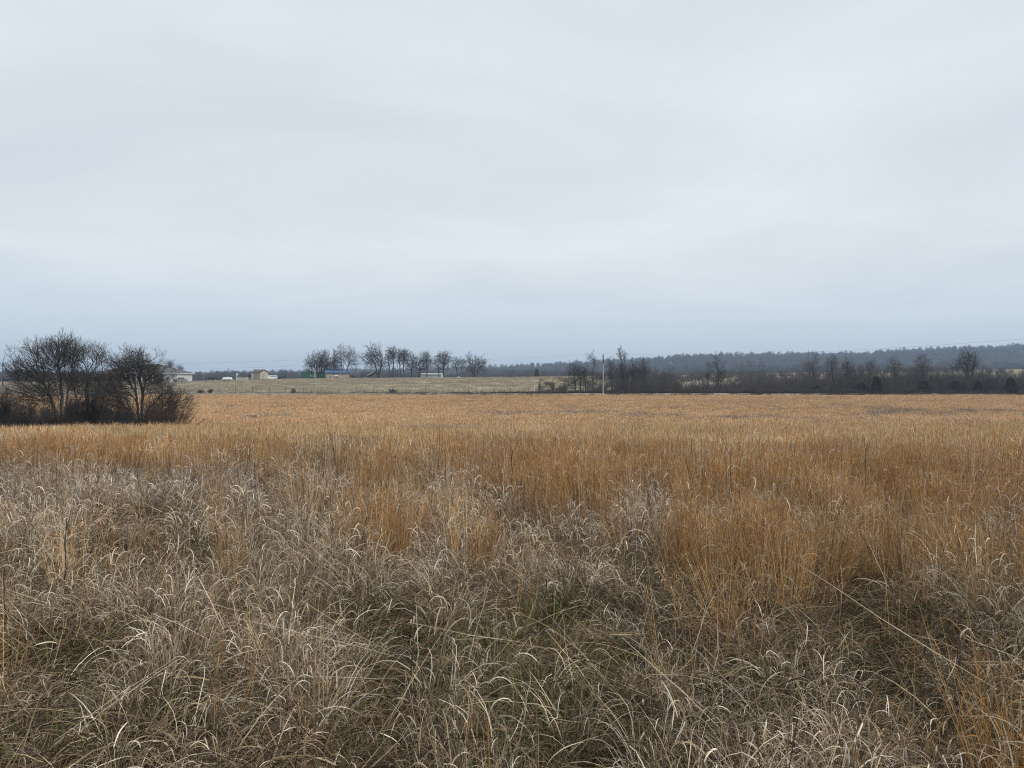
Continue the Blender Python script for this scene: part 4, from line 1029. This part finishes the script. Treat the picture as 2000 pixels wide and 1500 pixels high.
MB().box(1.66, 1.74, -.05, -.002, -.6, 2.3).build('corner_trim', M['shingle_brown'], root)

# propane tank
Y = 226.0; s = Y / F
root = empty('propane_tank', on(444, Y), R(-4), 'white horizontal propane tank on the grass left of the sheds', 'tank')
m = MB(); prev = None
prof = [(-1.62, .02), (-1.58, .22), (-1.46, .38), (-1.25, .47), (1.25, .47), (1.46, .38), (1.58, .22), (1.62, .02)]
for (xa, ra_), (xb, rb_) in zip(prof[:-1], prof[1:]): m.tube((xa, 0, .72), (xb, 0, .72), ra_, rb_, 16)
m.build('tank_body', M['white'], root, smooth=False)
MB().tube((.1, 0, 1.15), (.1, 0, 1.38), .17, .15, 12).build('dome', M['white'], root)
for x in (-1.0, 1.0): MB().box(x - .09, x + .09, -.3, .3, -.3, .33).build('leg', M['machine'], root)

# ---- vehicles
def car(name, label, u, Y, v_base, rz, paint, L=4.6, Wd=1.8, H=1.62, style='suv', cat='car'):
    s = Y / F; root = empty(name, on(u, Y), rz, label, cat)
    a = L / 2; w = Wd / 2
    # lower body, lofted with rounded nose and tail
    low = [(-a, .42), (-a + .05, .30), (a - .05, .30), (a, .45), (a - .02, .78), (a - .30, .92), (.30 * a, 1.0), (-a + .12, 1.02), (-a, .80)]
    MB().prism(low, -w, w).build('body', M[paint], root, bevel=.07)
    if style == 'suv': cab = [(-a + .10, 1.0), (-a + .32, H - .06), (-a + .7, H), (.10 * L, H), (.16 * L, H - .05), (.29 * L, 1.0)]; xs = [(-a + .42, -a + 1.15), (-a + 1.28, -.02), (.10, .13 * L)]
    else: cab = [(-.12 * L, 1.0), (-.10 * L, H - .05), (-.06 * L, H), (.12 * L, H), (.17 * L, H - .06), (.29 * L, 1.0)]; xs = [(-.08 * L, .02 * L), (.04 * L, .15 * L)]
    MB().prism(cab, -w + .12, w - .12).build('cabin', M[paint], root, bevel=.05)
    for sy in (-1, 1):
        for x0, x1 in xs:
            y = sy * (w - .12); m = MB()
            m.prism([(x0, 1.08), (x0 + .06, H - .16), (x1 - .06, H - .16), (x1 + .08, 1.08)], min(y, y + sy * .012), max(y, y + sy * .012)); m.build('side_window', M['glass'], root)
    sl = cab[-1][0] - cab[-2][0]
    MB().add([(cab[-1][0] + .02, -w + .25, 1.06), (cab[-1][0] + .02, w - .25, 1.06), (cab[-2][0] + .03, w - .25, H - .10), (cab[-2][0] + .03, -w + .25, H - .10)], [(0, 1, 2, 3)]).build('windscreen', M['glass'], root)
    MB().add([(cab[0][0] - .02, -w + .28, 1.1), (cab[0][0] - .02, w - .28, 1.1), (cab[1][0] - .03, w - .28, H - .12), (cab[1][0] - .03, -w + .28, H - .12)], [(3, 2, 1, 0)]).build('rear_window', M['glass'], root)
    if style == 'pickup':
        MB().box(-a + .12, -.13 * L, -w + .12, w - .12, 1.021, 1.03).build('bed', M['machine'], root)
    for sx in (-1, 1):
        for sy in (-1, 1):
            c = (sx * L * .30, sy * (w - .12), .34)
            t = MB().tube((c[0], c[1] - .11, c[2]), (c[0], c[1] + .11, c[2]), .34, .34, 14).build('wheel', M['tyre'], root)
            MB().tube((c[0], c[1] + sy * .111, c[2]), (c[0], c[1] + sy * .13, c[2]), .20, .18, 10).build('rim', M['rim'], t)
    for sy in (-1, 1):
        MB().box(a - .07, a + .012, sy * w * .72 - .16, sy * w * .72 + .16, .66, .82).build('headlight', M['white'], root)
        MB().box(-a - .012, -a + .06, sy * w * .8 - .11, sy * w * .8 + .11, .70, .95).build('tail_light', M['red_lamp'], root)
    MB().box(a - .05, a + .04, -w + .1, w - .1, .34, .52).build('bumper', M['machine'], root)
    MB().box(-a - .04, -a + .05, -w + .1, w - .1, .34, .52).build('bumper', M['machine'], root)
    return root
car('parked_car', 'dark blue car parked on the grass between house and propane tank', 412.5, 262.0, 744.0, R(205), 'car_dark', 4.7, 1.85, 1.55)
car('parked_car', 'white car parked right of the tan shed, whole side in view', 529.5, 262.0, 742.2, R(-152), 'car_white', 4.5, 1.85, 1.6)
car('parked_car', 'white car half hidden between the tan shed and the other white car', 514.5, 266.0, 742.0, R(-100), 'car_white', 4.4, 1.75, 1.45, 'sedan')
car('pickup_truck', 'grey pickup parked in front of the white garage of the house', 352.5, 228.5, 746.6, R(70), 'car_grey', 4.4, 1.7, 1.5, 'pickup', 'pickup')

# dark bin
Y = 262.0; s = Y / F
root = empty('trash_bin', on(545.5, Y), R(8), 'small black bin on the crest right of the white cars', 'bin')
MB().prism([(-.46, -.3), (.46, -.3), (.52, .85), (-.52, .85)], -.4, .4).build('bin_body', M['machine'], root, bevel=.03)
MB().box(-.55, .55, -.45, .45, .853, .93).build('lid', M['tyre'], root)

# green container
Y = 288.0; s = Y / F
cw = (634 - 588) * s
root = empty('shipping_container', on(611, Y), R(4), 'green metal container cabin with pale window panels behind the trees', 'container')
MB().box(-cw/2, cw/2, 0, 2.4, -.4, 2.55).build('shell', M['green'], root)
for k in range(14):
    x = -cw/2 + .35 + k * (cw - .5) / 14
    MB().box(x, x + .22, -.045, -.002, .02, 2.4).build('rib', M['green'] if k % 5 else M['green_dark'], root)
MB().box(-cw/2 - .03, cw/2 + .03, -.06, 2.46, 2.553, 2.68).build('roof', M['green_dark'], root)
MB().box(-cw/2 + 1.55, -cw/2 + 1.72, -.06, -.003, -.3, 2.5).build('corner_post', M['green_dark'], root)
for x, w_ in ((-.75, .75), (.1, .55), (1.9, 1.3), (3.4, .7)):
    w = MB().box(x - w_/2, x + w_/2, -.075, -.003, .75, 1.75).build('window', M['green_dark'], root)
    MB().box(x - w_/2 + .07, x + w_/2 - .07, -.085, -.077, .82, 1.68).build('pane', M['pale_green'], w)

# tan cabin with the blue roof
Y = 281.0; s = Y / F
root = empty('cabin', on(660, Y), R(17), 'tan cabin with bright blue metal roof and white door on the crest', 'cabin')
w2, D, H, rs = 4.55, 5.2, 2.35, 1.15     # ridge runs along local x
MB().add([(-w2, 0, -.6), (w2, 0, -.6), (w2, D, -.6), (-w2, D, -.6), (-w2, 0, H), (w2, 0, H), (w2, D, H), (-w2, D, H), (-w2, D/2, H + rs), (w2, D/2, H + rs)],
         [(0, 1, 5, 4), (1, 2, 6, 9, 5), (2, 3, 7, 6), (3, 0, 4, 8, 7), (0, 3, 2, 1), (4, 5, 9, 8), (6, 7, 8, 9)]).build('wall', M['cabin'], root)
o = .32; ro = rs / (D/2) * o; z = .05
rf = MB().add([(-w2 - o, -o, H - ro + z), (w2 + o, -o, H - ro + z), (w2 + o, D/2, H + rs + z), (-w2 - o, D/2, H + rs + z), (w2 + o, D + o, H - ro + z), (-w2 - o, D + o, H - ro + z),
               (-w2 - o, -o, H - ro + z + .08), (w2 + o, -o, H - ro + z + .08), (w2 + o, D/2, H + rs + z + .08), (-w2 - o, D/2, H + rs + z + .08), (w2 + o, D + o, H - ro + z + .08), (-w2 - o, D + o, H - ro + z + .08)],
              [(6, 7, 8, 9), (9, 8, 10, 11), (1, 0, 3, 2), (2, 3, 5, 4), (0, 1, 7, 6), (5, 11, 10, 4), (1, 2, 8, 7), (2, 4, 10, 8), (0, 6, 9, 3), (3, 9, 11, 5)]).build('roof', M['blue_roof'], root)
for k in range(12):
    x = -w2 - o + .4 + k * (2 * w2 + 2 * o - .8) / 11
    MB().add([(x - .03, -o, H - ro + z + .082), (x + .03, -o, H - ro + z + .082), (x + .03, D/2 - .02, H + rs + z + .082), (x - .03, D/2 - .02, H + rs + z + .082),
              (x - .03, -o, H - ro + z + .13), (x + .03, -o, H - ro + z + .13), (x + .03, D/2 - .02, H + rs + z + .13), (x - .03, D/2 - .02, H + rs + z + .13)],
             [(4, 5, 6, 7), (0, 1, 5, 4), (1, 2, 6, 5), (2, 3, 7, 6), (3, 0, 4, 7)]).build('roof_seam', M['blue_roof'], rf)
MB().box(-w2 - o - .01, w2 + o + .01, -o - .05, -o - .003, H - ro - .16, H - ro + .10).build('eave_trim', M['blue_trim'], root)
for x in (-w2 - .03, w2 - .12): MB().box(x, x + .15, -.04, -.002, -.5, H - .2).build('corner_trim', M['blue_trim'], root)
MB().box(-w2 - .05, -w2 - .002, 1.15, 2.15, -.1, 1.95).build('door', M['white'], root)
MB().box(-w2 - .05, -w2 - .003, 2.4, 3.2, .9, 1.9).build('window', M['glass'], root)
for x in (-1.6, 1.9):
    w = MB().box(x - .32, x + .32, -.06, -.002, 1.15, 2.05).build('window', M['white'], root)
    MB().box(x - .25, x + .25, -.075, -.062, 1.22, 1.98).build('pane', M['glass'], w)

# flatbed trailer with load in front of the cabin
Y = 272.0; s = Y / F
root = empty('flatbed_trailer', on(656, Y), R(3), 'low pale flatbed trailer with small machine aboard, before the blue roofed cabin', 'trailer')
MB().box(-1.9, 2.2, -.9, .9, .55, .72).build('deck', M['white_wall'], root)
MB().tube((-1.9, 0, .6), (-2.7, 0, .45), .06).build('tow_bar', M['machine'], root)
for x in (-.2, .75):
    for y in (-.85, .85):
        t = MB().tube((x, y - .1, .32), (x, y + .1, .32), .33, .33, 12).build('wheel', M['tyre'], root)
        MB().tube((x, y - .12, .32), (x, y - .101, .32), .17, .17, 8).build('rim', M['rim'], t)
MB().box(-1.95, -1.87, -.9, .9, .73, 1.1).build('headboard', M['machine'], root)
zt = h1((656 - 1000) * s, Y)
root2 = empty('mower', ((655.5 - 1000) * s, Y, zt + .72), R(10), 'small white and dark ride-on machine standing on the flatbed trailer', 'mower')
MB().prism([(-.75, .25), (.75, .25), (.8, .62), (.25, .72), (-.75, .55)], -.4, .4).build('hood', M['white'], root2, bevel=.05)
MB().prism([(-.5, .56), (-.05, .7), (-.12, .78), (-.42, .72), (-.55, 1.15), (-.66, 1.13)], -.25, .25).build('seat', M['machine'], root2)
for x in (-.5, .5):
    for y in (-.42, .42): MB().tube((x, y - .08, .2), (x, y + .08, .2), .2, .2, 10).build('wheel', M['tyre'], root2)
MB().tube((.25, 0, .7), (.05, 0, 1.05), .025).tube((.05, -.16, 1.05), (.05, .16, 1.05), .03).build('steering_wheel', M['machine'], root2)

# barrel grill right of the cabin
Y = 276.0; s = Y / F
root = empty('barrel_grill', on(689, Y), 0, 'small black barrel grill standing right of the blue roofed cabin', 'grill')
MB().tube((-.45, 0, .95), (.45, 0, .95), .3, .3, 12).build('barrel', M['machine'], root)
for x in (-.35, .35):
    for y in (-.18, .18): MB().tube((x, y, -.1), (x * .9, y, .72), .03).build('leg', M['machine'], root)
MB().tube((.2, 0, 1.22), (.2, 0, 1.55), .06).build('flue', M['machine'], root)

# dark farm machine: canopy cab and a long conveyor tilted up to the right
Y = 274.0; s = Y / F
root = empty('bale_elevator', on(718, Y), R(-6), 'dark farm machine with a loaded conveyor tilted up towards the biggest tree', 'farm machine')
MB().box(-2.5, -.6, -.8, .8, .35, .75).build('chassis', M['machine'], root, bevel=.04)
MB().box(-2.45, -.75, -.75, .75, 1.62, 1.74).build('canopy', M['machine'], root)
for x in (-2.35, -.85):
    for y in (-.65, .65): MB().tube((x, y, .7), (x, y, 1.63), .05).build('canopy_post', M['machine'], root)
MB().prism([(-1.9, .75), (-1.2, .75), (-1.2, .9), (-1.75, .92), (-1.85, 1.4), (-1.98, 1.4)], -.3, .3).build('seat', M['rust'], root)
MB().prism([(-3.1, .2), (-2.5, .4), (-2.5, .55), (-3.1, .32)], -.7, .7).build('blade', M['machine'], root)
for x, r in ((-2.2, .38), (-.75, .5), (.25, .42)):
    for y in (-.85, .85):
        t = MB().tube((x, y - .14, r), (x, y + .14, r), r, r, 14).build('wheel', M['tyre'], root)
        MB().tube((x, y - .17, r), (x, y - .141, r), r * .5, r * .5, 8).build('rim', M['rim'], t)
a = np.array([-.3, 0, .65]); b = np.array([3.6, 0, 2.75]); d = (b - a) / np.linalg.norm(b - a); nrm = np.array([-d[2], 0, d[0]])
def rail(y): 
    q = [a - nrm*.42, b - nrm*.22, b + nrm*.26, a + nrm*.30]
    return MB().prism([(p[0], p[2]) for p in q], y - .06, y + .06)
rail(-.6).build('conveyor_rail', M['machine'], root); rail(.6).build('conveyor_rail', M['machine'], root)
q = [a - nrm*.1, b - nrm*.1, b, a]
MB().prism([(p[0], p[2]) for p in q], -.53, .53).build('conveyor_belt', M['rust'], root)
for t, l in ((.12, .5), (.32, .55), (.52, .5)):
    c = a + (b - a) * t + nrm * .04; e = c + d * l * 1.3
    MB().prism([(p[0], p[2]) for p in (c, e, e + nrm*.42, c + nrm*.42)], -.45, .45).build('white_sack', M['tarp'], root, bevel=.08)
for y in (-.5, .5): MB().tube((2.3, y, -.15), (1.6, y, 1.55), .06).tube((.6, y, .2), (1.9, y, 1.7), .05).build('prop_leg', M['machine'], root)
MB().tube((3.6, -.55, 2.75), (3.6, .55, 2.75), .12).build('end_roller', M['rust'], root)

# pale low metal shed behind the crest trees
Y = 291.0; s = Y / F
root = empty('shed', on(842, Y, -.45), R(-3), 'pale blue white metal shed with low flat roof among the crest trees', 'shed')
hw = 20.5 * s
MB().box(-hw, hw, 0, 5, -.9, 1.95).build('wall', M['pale_metal'], root)
MB().add([(-hw - .2, -.25, 1.96), (hw + .2, -.25, 1.9), (hw + .2, 5.2, 2.3), (-hw - .2, 5.2, 2.36), (-hw - .2, -.25, 2.08), (hw + .2, -.25, 2.02), (hw + .2, 5.2, 2.42), (-hw - .2, 5.2, 2.48)],
         [(0, 3, 2, 1), (4, 5, 6, 7), (0, 1, 5, 4), (1, 2, 6, 5), (2, 3, 7, 6), (3, 0, 4, 7)]).build('roof', M['white_wall'], root)
for k in range(18):
    x = -hw + .25 + k * (2*hw - .5) / 17
    MB().box(x - .03, x + .03, -.035, -.002, -.3, 1.9).build('siding_rib', M['pale_metal'], root)
MB().box(hw - .22, hw + .02, -.05, -.004, -.4, 1.9).build('corner_trim', M['white'], root)
# low white tarped heap
Y = 276.0; s = Y / F
rng_ = np.random.default_rng(9); n = 15; V = []; Fc = []
for i in range(n):
    for j in range(7):
        x = (i / (n - 1) - .5) * 2.5; y = (j / 6 - .5) * 1.3
        V.append((x, y, .52 * max(0, 1 - (abs(x) / 1.25) ** 2.4) * max(0, 1 - (abs(y) / .65) ** 2.2) * rng_.uniform(.85, 1.1) - .05))
for i in range(n - 1):
    for j in range(6): Fc.append((i*7 + j, (i+1)*7 + j, (i+1)*7 + j + 1, i*7 + j + 1))
tag(link('tarp_heap', mesh_from('tarp_heap', V, Fc, M['tarp'], True), None, on(895.5, Y, .0)), 'low heap under a white tarp between two crest trees', 'tarp')

# ================================================================== POLES, WIRES, FENCES
def utility_pole(label, u, Y, v_top, r, x=None, ztop=None, mat='pole', arm=True):
    p = G(u, Y) if x is None else (x, Y, h1(x, Y))
    zt = P(u, v_top, Y)[2] if ztop is None else ztop; H = zt - p[2]
    root = empty('utility_pole', p, 0, label, 'utility pole', 'utility poles of the power line')
    MB().tube((0, 0, -.3), (0, 0, H * .84), r * 1.25, r, 12).build('pole', M[mat], root)
    MB().tube((0, 0, H * .84), (0, 0, H), r * 1.15, r * 1.1, 12).build('pole_top', M['pole_tar'], root)
    for z, sx in ((H - .05, 0), (H - 1.5, .18)):
        MB().tube((sx, 0, z), (sx, 0, z + .28), .05, .04, 8).build('insulator', M['tarp'], root)
    if arm: MB().tube((0, -r - .12, H - 2.0), (0, -r - .12, H - 1.2), .16, .16, 10).build('transformer', M['machine'], root)
    return np.array([p[0], p[1], zt])
p1 = utility_pole('pale weathered utility pole at the gravel road, right of centre', 1178, 166.0, 692.5, .12)
p2 = utility_pole('thin utility pole standing before the green container', 615, 172.6, 703, .12)
p3 = utility_pole('dark utility pole at the left edge behind the thicket', 5.5, 205.0, 709, .11, mat='pole_tar', arm=False)
p0 = utility_pole('utility pole in the field beyond the right edge', 2330, 90.0, 636, .17, arm=False)
def sagline(label, a, b, sag, dz):
    pts = []
    for k in range(25):
        t = k / 24; p = a + (b - a) * t; pts.append((p[0], p[1], p[2] + dz - sag * 4 * t * (1 - t)))
    tag(MB().path(pts, .011, 4).build('power_cable', M['cable']), label, 'cable', 'cables of the power line')
nm = ['from the right edge to the pale pole at the road', 'between the pale pole and the thin pole by the container', 'from the thin pole by the container to the left edge']
for i, (a, b, sg) in enumerate(((p0, p1, 1.6), (p1, p2, .9), (p2, p3, .9))):
    sagline('upper power cable strung ' + nm[i], a, b, sg, .23)
    sagline('lower power cable strung ' + nm[i], a, b, sg, -1.22)

def fence(label, name, us, Y, hgt, r, mat, heights, yj=.0, seed=1):
    rng = np.random.default_rng(seed); pts = [np.array(G(u, Y + rng.uniform(-yj, yj))) for u in us]
    root = empty(name, tuple(pts[0]), 0, label, 'fence'); o = pts[0]
    for p in pts:
        q = p - o; k = rng.uniform(.88, 1.1); tl = rng.normal(0, .04)
        MB().tube((q[0], q[1], q[2] - .3), (q[0] + tl, q[1], q[2] + hgt * k), r, r * .9, 6).build('post', M[mat], root)
    for z in heights:
        MB().path([tuple(p - o + np.array([0, -r - .012, z])) for p in pts], .008, 3).build('wire', M['wire'], root)
us = [100, 140, 180, 220, 260, 300, 330, 362, 395, 428, 460, 493, 526, 558, 592, 627, 662, 697, 730, 760, 793, 832, 865, 896, 930, 965, 997, 1032]
fence('wire fence on thin steel posts along the foot of the pasture', 'wire_fence', us, 184.0, 1.5, .065, 'steel_post', (.35, .65, .95, 1.25), .3, 4)
us = [584, 609, 635, 660, 688, 712, 736, 748, 775, 800, 824, 851, 885, 915, 940, 985, 1010]
fence('older fence of short dark wooden posts beside the gravel road', 'wooden_post_fence', us, 177.5, 1.0, .10, 'wood_post', (.4, .7), .4, 6)
root = empty('pipe_frame', on(1047.5, 190.0), R(4), 'cream painted pipe gate frame standing at the end of the fence', 'gate frame')
for x in (-.55, .55): MB().tube((x, 0, -.2), (x, 0, 1.32), .075, .075, 10).build('post', M['cream'], root)
MB().tube((-.62, 0, 1.39), (.62, 0, 1.39), .075, .075, 10).build('crossbar', M['cream'], root)

# ================================================================== single dead weed stalks in the near grass
def stalk(label, seed, u, Y, v_top, lean, nbr, r=.0045, leaves=6, mat='weed'):
    rng = np.random.default_rng(seed); b = np.array(G(u, Y)); H = P(u, v_top, Y)[2] - b[2]
    root = empty('weed_stalk', tuple(b), 0, label, 'weed', 'dead weed stalks standing in the grass')
    pts = [np.array([0, 0, -.05])]; n = 9
    for k in range(1, n + 1):
        t = k / n; pts.append(np.array([lean * H * t ** 1.5 + rng.normal(0, .008), rng.normal(0, .008), H * t]))
    m = MB()
    for k in range(n): m.tube(pts[k], pts[k+1], r * (1 - .6 * k / n), r * (1 - .6 * (k + 1) / n), 6)
    m.build('stem', M[mat], root)
    for k in range(nbr):
        i = rng.integers(n // 3, n); st = pts[i]; an = rng.uniform(0, 6.28); l = H * rng.uniform(.10, .26)
        e1 = st + np.array([math.cos(an) * .45, math.sin(an) * .45, .8]) * l * .6; e2 = e1 + np.array([math.cos(an) * .3, math.sin(an) * .3, .7]) * l * .5
        MB().tube(st, e1, r * .5, r * .4, 5).tube(e1, e2, r * .4, r * .25, 5).build('side_branch', M[mat], root)
    for k in range(leaves):
        i = rng.integers(2, n); st = pts[i]; l = rng.uniform(.06, .13)
        v, f, c = blades(rng, 1, st[None, :], np.array([l]), np.array([rng.uniform(.3, .9)]), np.array([rng.uniform(1.4, 3)]), np.array([1.4]), np.array([rng.uniform(.008, .014)]), np.ones((1, 3)), 6)
        link('leaf', mesh_from('leaf', v, f.tolist(), M['weed_leaf']), root)
for a in [('black upright dead weed stalk with curled pale leaves at lower left', 1, 124, 5.2, 1012, .03, 3, .007, 9),
          ('tall dark dead weed stalk left of centre in the near foreground', 2, 802, 3.6, 1165, .02, 3, .006, 6),
          ('thin lone dead stalk rising above the grass near the middle of the field', 3, 857, 12.0, 812, .02, 2, .006, 0),
          ('thin leaning dead stalk above the grass left of the lone middle stalk', 4, 668, 10.5, 818, -.16, 1, .006, 0),
          ('dark clumped dead weed stalk at the edge of the russet sedge near centre', 5, 1000, 10.5, 872, .0, 6, .010, 8),
          ('dark bent dead stalk in grey grass left of the centre clump', 6, 838, 9.0, 882, .10, 3, .007, 4),
          ('dark dead stalk with bent tip left of the russet clump', 7, 700, 6.6, 985, .14, 2, .006, 5),
          ('brown dead stalk in front of the right hand grey tangle', 8, 1870, 3.4, 1190, .02, 3, .006, 7),
          ('dark thin dead stalk in the low opening right of centre', 9, 1058, 4.6, 1130, .06, 2, .005, 2),
          ('dark dead stalk near the left edge of the foreground', 10, 8, 4.6, 1110, .02, 2, .006, 4),
          ('bent dark weed stalk among the sedge at right', 11, 1420, 8.5, 872, .05, 2, .006, 5),
          ('pair of leaves on a dark weed stalk far right in the sedge', 12, 1690, 9.0, 865, .02, 4, .006, 5)]:
    stalk(*a)

# ================================================================== HAZE
hb = MB().box(-2600, 2600, -60, 3400, -12, 98).build('haze', None)
tag(hb, kind='stuff')
hm = bpy.data.materials.new('haze_air'); hm.use_nodes = True
hn = hm.node_tree; hn.nodes.clear()
ho = hn.nodes.new('ShaderNodeOutputMaterial'); pv = hn.nodes.new('ShaderNodeVolumePrincipled')
pv.inputs['Color'].default_value = (0.60, 0.77, 1.0, 1); pv.inputs['Density'].default_value = 0.00031; pv.inputs['Anisotropy'].default_value = 0.0
hn.links.new(pv.outputs[0], ho.inputs['Volume'])
hb.data.materials.clear(); hb.data.materials.append(hm)
